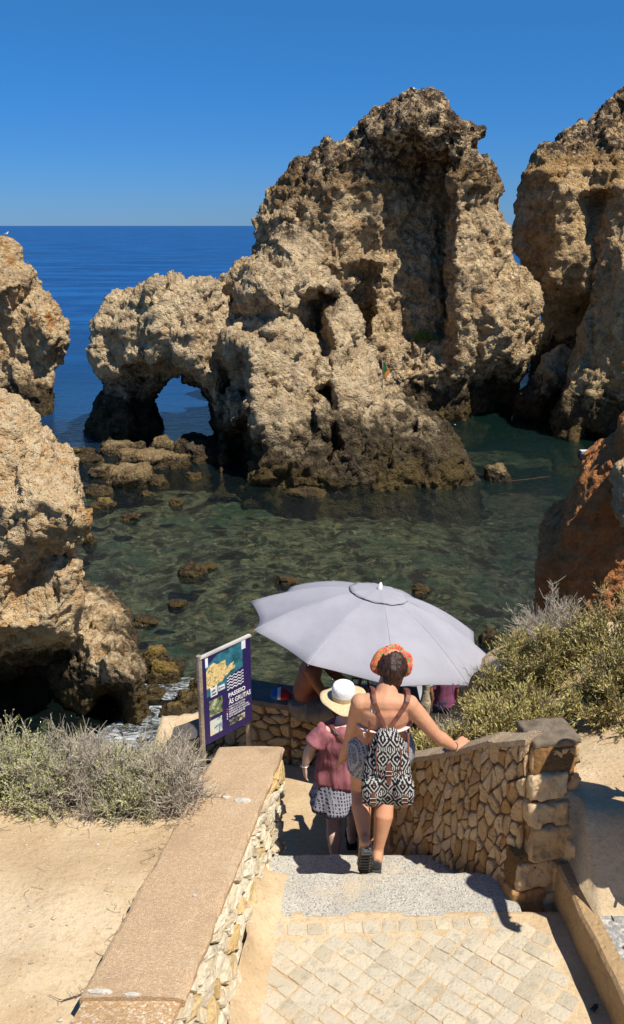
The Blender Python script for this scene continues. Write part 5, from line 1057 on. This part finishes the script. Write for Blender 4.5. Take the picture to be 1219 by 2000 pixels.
def hatm(c, ax_, parent):
    c = V3(c); ax_ = V3(ax_).normalized(); ex = V3((1, 0, 0)); ex = (ex - ax_ * ex.dot(ax_)).normalized(); ey = ax_.cross(ex)
    def lathe(pr, fn=lambda a, i: (1, 0), n=48):
        m = MB(); vs = []
        for i, (r_, z_) in enumerate(pr):
            for k in range(n): a = 2 * math.pi * k / n; s_, dz = fn(a, i); vs.append(c + ex * r_ * s_ * math.cos(a) + ey * r_ * s_ * math.sin(a) * 1.08 + ax_ * (z_ + dz))
        m.add(vs, [(i * n + k, i * n + (k + 1) % n, (i + 1) * n + (k + 1) % n, (i + 1) * n + k) for i in range(len(pr) - 1) for k in range(n)]); return m
    t = NT('straw'); a_ = t.noise(t.pos((1, 1, 1)), 160, 3, .7); M_straw = t.fin(t.mix(t.ramp(a_, .35, .65), (.50, .36, .19), (.72, .58, .36)), .9, t.bump(a_, .8, .006), .1)
    br = lathe([(.078, .0), (.095, -.004), (.12, -.004), (.145, -.008), (.165, -.012), (.166, -.016), (.145, -.013), (.12, -.009), (.095, -.009), (.078, -.006)], lambda a, i: (1 + .02 * math.sin(3 * a), (.018 * math.sin(2 * a + .6) + .006 * math.sin(5 * a)) * (max(0, min(i, 9 - i) - 0) / 4) * 1.0)).build('brim', M_straw, parent, True)
    lathe([(.082, -.004), (.0835, .02), (.081, .045)]).build('hat_band', M_straw, parent, True)
    def top(a, i): d = max(0, math.cos(a)) ** 3 + max(0, -math.cos(a)) ** 3; return (1, (-.014 * (1 - abs(math.cos(a))) if i >= 5 else 0))
    m = lathe([(.0825, .035), (.082, .06), (.080, .08), (.074, .096), (.06, .106), (.035, .102), (.012, .092), (.001, .09)], top); m.build('crown', plain('white_felt', (.86, .86, .85), .8, .04, 30, 1, 120), parent, True)
ht = empty('sun_hat', hh(.212, 5.60, -3.235), label='straw brimmed sun hat with a bright white crown', cat='hat'); hatm(hh(.212, 5.59, -3.225), (.02, -.12, 1), ht)
rb = ribbon([hh(.10, 5.40, -3.42), hh(.16, 5.405, -3.43)], .001, 'strap', w1, (0, -1, 0)); bpy.data.objects.remove(rb)
bagstrap = MB(); bagstrap.tube([hh(.125, 5.47, -3.365), hh(.15, 5.425, -3.385), hh(.19, 5.39, -3.43), hh(.25, 5.385, -3.53), hh(.32, 5.395, -3.66), hh(.36, 5.42, -3.78)], (.014, .002), 8, ref=(0, -1, .2)); bagstrap.build('bag_strap', M_leath, w1, True)
mb = MB(); q = [hh(.145, 5.418, -3.378), hh(.165, 5.405, -3.388), hh(.178, 5.398, -3.405), hh(.155, 5.41, -3.40)]; mb.tube(q + q[:2], .003, 6); mb.build('buckle', M_metal, w1)
mb = MB(); wr = V3(J1['wrL']); mb.tube([wr + V3((math.cos(a) * .024, math.sin(a) * .022, .004)) for a in [k * math.pi / 9 for k in range(19)]], .004, 6, cap=False); mb.build('bracelet', plain('silver', (.6, .58, .52), .3, Metallic=.7), w1, True)
for k, an in (('L', J1['anL']), ('R', J1['anR'])):
    mb = MB(); a = V3(an); vs = []; ring = [(-.06, .03), (-.03, .036), (.05, .036), (.11, .042), (.17, .036), (.20, .012)]; ring = ring + [(x, -w_) for x, w_ in reversed(ring)]
    for zt in (-.066, -.048): vs += [a + V3((w_, x, zt)) for x, w_ in ring]
    m = len(ring); mb.add(vs, [tuple(range(m))[::-1], tuple(range(m, 2 * m))] + [(k2, (k2 + 1) % m, m + (k2 + 1) % m, m + k2) for k2 in range(m)]); mb.tube([a + V3((.036, .0, -.05)), a + V3((.03, -.03, -.02)), a + V3((0, -.055, -.015)), a + V3((-.03, -.03, -.02)), a + V3((-.036, 0, -.05))], .006, 6); mb.tube([a + V3((.04, .07, -.05)), a + V3((.02, .08, -.015)), a + V3((-.02, .08, -.015)), a + V3((-.04, .07, -.05))], (.004, .012), 6); mb.build('sandal', M_black, w1)

for o_ in [w1, ht]: o_.location += V3((.01, 0, .04)); o_.scale = (1.13, 1.1, 1.0) if o_ is w1 else (1, 1, 1)
# --- seated man ---
m3 = empty('person', tuple(P(598, 1392, 7.22)), label='shirtless tanned man in grey shorts sitting on the wall under the parasol', cat='person')
SK3 = skin('dark_tan_skin', (.34, .13, .065), (.35, .09, .04))
hp = P(598, 1378, 7.25); J3 = dict(hipL=tuple(hp + V3((.03, -.09, 0))), hipR=tuple(hp + V3((.03, .09, 0))), waist=tuple(hp + V3((-.03, -.0, .17))), shL=tuple(hp + V3((.03, -.15, .44))), shR=tuple(hp + V3((.12, .17, .43))), neck=tuple(hp + V3((.11, .02, .51))), head=tuple(hp + V3((.16, .02, .62))),
      elL=tuple(hp + V3((.17, -.20, .20))), wrL=tuple(hp + V3((.38, -.12, .12))), elR=tuple(hp + V3((.25, .2, .22))), wrR=tuple(hp + V3((.44, .1, .14))), knL=tuple(hp + V3((.42, -.12, .04))), anL=tuple(hp + V3((.42, -.16, -.36))), knR=tuple(hp + V3((.44, .1, .04))), anR=tuple(hp + V3((.45, .08, -.36))), face=(1, .3, -.5))
body(J3, 1.06, fwd=(1, .1, 0), hands=(('L', (1, .2, -.2), (0, -.2, 1), -1, .4), ('R', (1, -.2, -.2), (0, -.2, 1), 1, .4)), mat=SK3, parent=m3, sex=.95)
cloth([([hp + V3((-.04, 0, .10)), hp + V3((-.02, 0, .03)), hp + V3((0, 0, -.06))], [(.17, .13), (.185, .15), (.17, .13)], (1, 0, 0)), ([hp + V3((.0, -.09, 0)), hp + V3((.27, -.11, .03))], [.105, .095], (0, 0, 1)), ([hp + V3((.0, .09, 0)), hp + V3((.27, .1, .03))], [.105, .095], (0, 0, 1))], 'shorts', tee('grey_shorts2', (.16, .14, .125), (.24, .215, .19)), m3, .009, .006, seed=7)
hc3 = V3(J3['head']); hairmesh([(tuple(hc3 + V3((-.02, 0, .03))), (.095, .088, .095), 14, 10)], 'hair', M_hair, m3, .006, seed=9)
# --- people on the lower quay ---
def stander(x, y, gh, s, yaw, shirtc, pantc, label, hairm, bare=None, seed=0, arms=None):
    o = empty('person', hh(x, y, gh), label=label, cat='person', group='people on the lower quay'); cs, sn = math.cos(yaw), math.sin(yaw)
    def L(a, b, c): return (x + (a * cs - b * sn) * s, y + (a * sn + b * cs) * s, H(gh) + c * s)
    J = dict(hipL=L(-.085, 0, .88), hipR=L(.085, 0, .88), waist=L(0, 0, 1.06), shL=L(-.165, 0, 1.36), shR=L(.165, 0, 1.36), neck=L(0, .01, 1.45), head=L(0, .03, 1.57), elL=L(-.22, .02, 1.09), wrL=L(-.22, .12, .86), elR=L(.22, .02, 1.09), wrR=L(.22, .12, .86), knL=L(-.09, .02, .48), anL=L(-.09, -.01, .075), knR=L(.09, .02, .48), anR=L(.09, -.01, .075)); J.update(arms or {})
    f = (-sn, cs, 0); J['face'] = f
    body(J, s, fwd=f, hands=(('L', (0, .2, -1), (-1, 0, 0), 1, .3), ('R', (0, .2, -1), (1, 0, 0), -1, .3)), mat=SK3, parent=o, vox=.011)
    sl_ = lambda k: ([J['sh' + k], V3(J['sh' + k]).lerp(V3(J['el' + k]), .35), V3(J['sh' + k]).lerp(V3(J['el' + k]), .7)], [.066 * s] * 3, f)
    cloth([([L(0, 0, 1.42), L(0, 0, 1.37), L(0, 0, 1.25), L(0, 0, 1.06), L(0, 0, .84)], [(.09 * s, .07 * s), (.165 * s, .10 * s), (.172 * s, .122 * s), (.155 * s, .115 * s), (.178 * s, .135 * s)], f), sl_('L'), sl_('R')], 'shirt', shirtc, o, .012, .014, (9, 9, 2), 2, seed)
    cloth([([L(0, 0, .98), L(0, 0, .80)], [(.165 * s, .12 * s), (.18 * s, .13 * s)], f), ([J['hipL'], L(-.09, .02, .55)], [.105 * s, .085 * s], f), ([J['hipR'], L(.09, .02, .55)], [.105 * s, .085 * s], f)], 'shorts', pantc, o, .012, .01, seed=seed + 2)
    hairmesh([(L(0, .01, 1.60), (.088 * s, .098 * s, .10 * s), 12, 8)], 'hair', hairm, o, .006, vox=.01); return o
q = P(870, 1322, 9.7); stander(q.x, 9.7, H(-6.25) - CZ, (q.z - H(-6.25)) / 1.37, .1, tee('plum', (.16, .045, .09), (.23, .08, .14)), tee('navy', (.03, .03, .06), (.06, .06, .10)), 'person in a plum t-shirt standing below the parasol edge', M_hair, seed=3)
q = P(809, 1314, 9.4); stander(q.x, 9.4, H(-6.25) - CZ, (q.z - H(-6.25)) / 1.33, -.3, tee('white_tee', (.50, .53, .60), (.66, .68, .74)), tee('yellow', (.55, .33, .02), (.68, .44, .05)), 'person in a white top and yellow shorts half hidden by the backpack wearer', M_hair, seed=5)
a_, b_ = P(833, 1326, 9.0), P(832, 1460, 9.0); mb = MB(); mb.tube([a_ + V3((0, 0, 0)), a_ - V3((0, 0, .3)), a_ - V3((.01, 0, .8)), a_ - V3((0, 0, 2.9))], [.066, .07, .068, .075], 14); me = remesh(mb.mesh(), .015, 1); a, n = getv(me); setv(me, a + n * (fbm(a * (14, 14, 3), 3) * .012)[:, None])
link('wooden_post', me, rocky_tint('bleached_wood', (.40, .33, .22), (.48, .41, .29), (.3, .22, .14), sc=7), label='thick pale weathered post between the yellow shorts and the plum shirt', cat='post')
# person standing just outside the frame on the right whose shadow reaches the pier
o = stander(1.97, 3.90, -3.40, 1.05, .75, tee('blue_tee', (.10, .16, .28), (.14, .2, .34)), tee('khaki', (.25, .2, .13), (.3, .24, .16)), 'person standing on the slab past the right edge, shading the end pier', M_hairb, seed=8, arms=dict(elL=hh(1.79, 3.80, -2.30), wrL=hh(1.76, 3.58, -2.36)))
o['group'] = ''; del o['group']
# --- things on the wall: towel, bag, inflatable ---
mb = MB(); c = P(548, 1378, 7.3); c.z = H(-4.17); mb.ball(tuple(c + V3((0, 0, .04))), (.095, .08, .05), 16, 10); me = remesh(mb.mesh(), .01, 1); a, n = getv(me); setv(me, a + n * (fbm(a * 12, 3) * .02)[:, None])
t = NT('striped_towel'); x = t.sep(t.pos())[0]; k = t.math('FRACT', t.math('MULTIPLY', x, 5.2)); c_ = t.mix(t.math('GREATER_THAN', k, .34), (.03, .12, .35), (.7, .7, .7)); c_ = t.mix(t.math('GREATER_THAN', k, .5), c_, (.50, .025, .03)); link('towel', me, t.fin(c_, .9), label='crumpled red, white and blue towel on the wall behind the seated man', cat='towel')
it = empty('beach_bag', tuple(P(703, 1345, 8.5)), label='dark blue beach bag with a yellow curved stripe beside the parasol pole', cat='bag')
c = P(703, 1338, 8.5); c.z = H(-4.92) ; mb = MB(); mb.box(c, (.24, .15, .20), bev=.08); me = remesh(mb.mesh(), .014, 6); a, n = getv(me); setv(me, a + n * (fbm(a * 6, 3) * .02)[:, None]); link('bag_body', me, plain('navy_nylon', (.012, .03, .10), .5), it)
mb = MB(); mb.tube([c + V3((-.22, -.165, -.12)), c + V3((-.12, -.175, .06)), c + V3((.03, -.175, .13)), c + V3((.18, -.165, .05)), c + V3((.23, -.15, -.1))], (.004, .018), 8, ref=(0, 1, 0)); mb.build('stripe', plain('yellow_trim', (.55, .36, .03), .5), it, True)
mb = MB(); mb.tube([c + V3((-.1, 0, .18)), c + V3((-.08, 0, .30)), c + V3((.08, 0, .30)), c + V3((.1, 0, .18))], .012, 8); mb.build('handle', M_leath, it, True)
mb = MB(); m0 = MB(); m0.box((.75, 8.3, H(-5.4)), (.8, .35, .30), bev=.05); me = remesh(m0.mesh(), .04, 1); a, n = getv(me); setv(me, a + n * (fbm(a / .3, 4) * .04)[:, None]); link('stone_bench', me, M_blk, label='rough stone block the beach bag sits on below the parasol', cat='stone block')

# =============== gulls, flag, rope, boat, litter ===============
def gull(p, yaw, label):
    o = empty('seagull', p, label=label, cat='bird', group='gulls resting on the stacks'); o.scale = (.7,) * 3; Rz = Matrix.Rotation(yaw, 3, 'Z'); p = V3(p); q = lambda a, b, c: p + Rz @ V3((a, b, c))
    mb = MB(); mb.tube([q(-.26, 0, .17), q(-.16, 0, .20), q(0, 0, .23), q(.12, 0, .28), q(.17, 0, .36)], [.015, .05, .085, .06, .035], 10); mb.ball(q(.19, 0, .40), (.045, .04, .04), 10, 8); me = remesh(mb.mesh(), .012, 2); link('body', me, plain('gull_white', (.75, .75, .74), .7), o)
    mb = MB()
    for s_ in (1, -1): mb.tube([q(.08, .05 * s_, .27), q(-.06, .075 * s_, .25), q(-.30, .02 * s_, .19)], [(.02, .04), (.02, .05), (.008, .01)], 8)
    mb.build('wings', plain('gull_grey', (.22, .23, .25), .7), o, True); mb = MB(); mb.tube([q(.22, 0, .40), q(.27, 0, .39)], [.014, .004], 6); mb.build('beak', plain('yellow_beak', (.6, .4, .03), .5), o)
    for s_ in (1, -1): mb = MB(); mb.tube([q(0, .03 * s_, .16), q(.01, .03 * s_, -.03)], .008, 5); mb.build('leg', plain('leg_pink', (.5, .25, .2), .6), o)
def drop(px, py, d0, d1, name_hint=None):
    """first hit of the rock surface below this point"""
    dg = bpy.context.evaluated_depsgraph_get(); dg.update(); best = None
    for k in range(9):
        d = d0 + (d1 - d0) * k / 8; p = P(px, py - 25, d); h, l, *_ = scn.ray_cast(dg, p, V3((0, 0, -1)))
        if h:
            y = l - V3((0, 0, CZ)); fw = y.y * math.cos(PT) - y.z * math.sin(PT); up = y.y * math.sin(PT) + y.z * math.cos(PT); s_ = 1000 - F * up / fw
            if best is None or s_ < best[0]: best = (s_, l.copy())
    return best[1] if best else P(px, py, (d0 + d1) / 2)
gull(tuple(drop(812, 176, 54, 60)), 2.6, 'seagull standing on the summit of the tall peaked stack'); gull(tuple(drop(10, 462, 54, 60)), .4, 'seagull standing on top of the left stack')
fo_ = empty('flag', tuple(P(748, 748, 43.2)), label='small drooping green and orange flag on a stick at the foot of the peaked stack', cat='flag'); b0 = P(748, 752, 43.2); t0 = P(747, 702, 43.2)
mb = MB(); mb.tube([b0, t0], .03, 6); mb.build('flagpole', M_pole, fo_)
for (nm, c_, x0, x1) in (('green_cloth', (.03, .16, .06), 0, .22), ('orange_cloth', (.42, .15, .03), .22, .4)):
    mb = MB(); vs = []
    for j in range(8):
        for i in range(5): u = x0 + (x1 - x0) * i / 4; vs.append(t0 + V3((u * (.6 + .3 * math.sin(j)) + .03, .06 * math.sin(u * 20 + j), -.05 - .8 * j / 7 - u * .9)))
    mb.add(vs, gr(5, 8)); o = mb.build(nm, plain(nm, c_, .9), fo_, True); m_ = o.modifiers.new('s', 'SOLIDIFY'); m_.thickness = .015
mb = MB(); mb.tube([PZ(895, 895, .9)] + [PZ(px, py, .03) for px, py in ((925, 920), (950, 932), (990, 940), (1030, 936), (1075, 930))], .008, 6); mb.build('mooring_rope', plain('orange_rope', (.18, .07, .04), .8), label='thin orange rope trailing across the water off the buttress tip', cat='rope')
bt = empty('motor_boat', tuple(PZ(1195, 915, 0)), label='moored small boat with a dark outboard motor and green sunshade, behind the red cliff', cat='boat'); s0 = PZ(1150, 914, 0)
mb = MB(); secs = [(0, .85, .42), (.8, .95, .45), (2.2, .95, .5), (3.6, .7, .62), (4.5, .3, .75), (4.9, .03, .82)]; vs = []
for (x, w_, h_) in secs: vs += [s0 + V3((x, w_, h_)), s0 + V3((x, w_ * .75, .0)), s0 + V3((x, 0, -.25)), s0 + V3((x, -w_ * .75, .0)), s0 + V3((x, -w_, h_)), s0 + V3((x, -w_ * .85, h_ - .02)), s0 + V3((x, -w_ * .6, .15)), s0 + V3((x, w_ * .6, .15)), s0 + V3((x, w_ * .85, h_ - .02))]
mb.add(vs, [(i * 9 + k, i * 9 + (k + 1) % 9, (i + 1) * 9 + (k + 1) % 9, (i + 1) * 9 + k) for i in range(5) for k in range(9)] + [tuple(range(9))[::-1]]); mb.build('hull', plain('boat_white', (.7, .72, .74), .35), bt)
mb = MB(); mb.box(s0 + V3((-.28, 0, .62)), (.26, .2, .22), bev=.1); mb.box(s0 + V3((-.25, 0, .15)), (.09, .07, .4), bev=.02); me = remesh(mb.mesh(), .03, 3); link('outboard_motor', me, plain('motor_dark', (.02, .025, .06), .25), bt)
mb = MB(); mb.box(s0 + V3((-.28, 0, .85)), (.2, .15, .02), bev=.01); mb.build('motor_lid', plain('motor_silver', (.55, .57, .6), .3), bt)
cc_ = P(1163, 876, 41.5); mb = MB(); mb.add([tuple(cc_), tuple(cc_ + V3((2.4, -.9, -.05))), tuple(cc_ + V3((2.5, 1.2, .1))), tuple(cc_ + V3((.5, 1.1, .12)))] + [tuple(V3(q_) + V3((0, 0, .03))) for q_ in (cc_, cc_ + V3((2.4, -.9, -.05)), cc_ + V3((2.5, 1.2, .1)), cc_ + V3((.5, 1.1, .12)))], [(3, 2, 1, 0), (4, 5, 6, 7), (0, 1, 5, 4), (1, 2, 6, 5), (2, 3, 7, 6), (3, 0, 4, 7)]); mb.build('sunshade', plain('sea_green', (.03, .45, .26), .7), bt)
for q_ in ((.6, .3), (2.3, -.6), (2.3, 1.0), (.7, 1.0)): mb = MB(); a_ = V3((cc_.x + q_[0], cc_.y + q_[1], cc_.z)); mb.tube([a_, V3((a_.x, a_.y, .3))], .02, 6); mb.build('sunshade_post', M_rib, bt)
c = PZ(1160, 1972, H(-3.79)); mb = MB(); mb.box(c + V3((0, 0, .008)), (.022, .012, .006), Matrix.Rotation(.7, 3, 'Z'), bev=.003); mb.box(c + V3((.012, .014, .014)), (.012, .01, .004), Matrix.Rotation(1.9, 3, 'X'), bev=.002); mb.build('litter', plain('litter_dark', (.03, .035, .05), .4), label='small dark scrap of litter on the sand by the kerb', cat='litter')
# plant tuft on the peaked stack shelf
q = P(832, 676, 51.2); q = drop(832, 676, 50, 53.5)
(s_, l_) = shrub_parts(400, .75, .5, .4, 30, 10, 6, (.10, .03), twl=.25); o = empty('shrub', tuple(q), label='bright green tuft growing on the shelf of the peaked stack', cat='shrub'); m_ = link('stems', fast('stems', *s_), M_twb, o); m_.matrix_parent_inverse = Matrix.Identity(4); m_ = link('foliage', fast('foliage', *l_), leaf_mat('tuft', (.10, .18, .03), (.18, .28, .05), (.2, .2, .05)), o); m_.matrix_parent_inverse = Matrix.Identity(4)
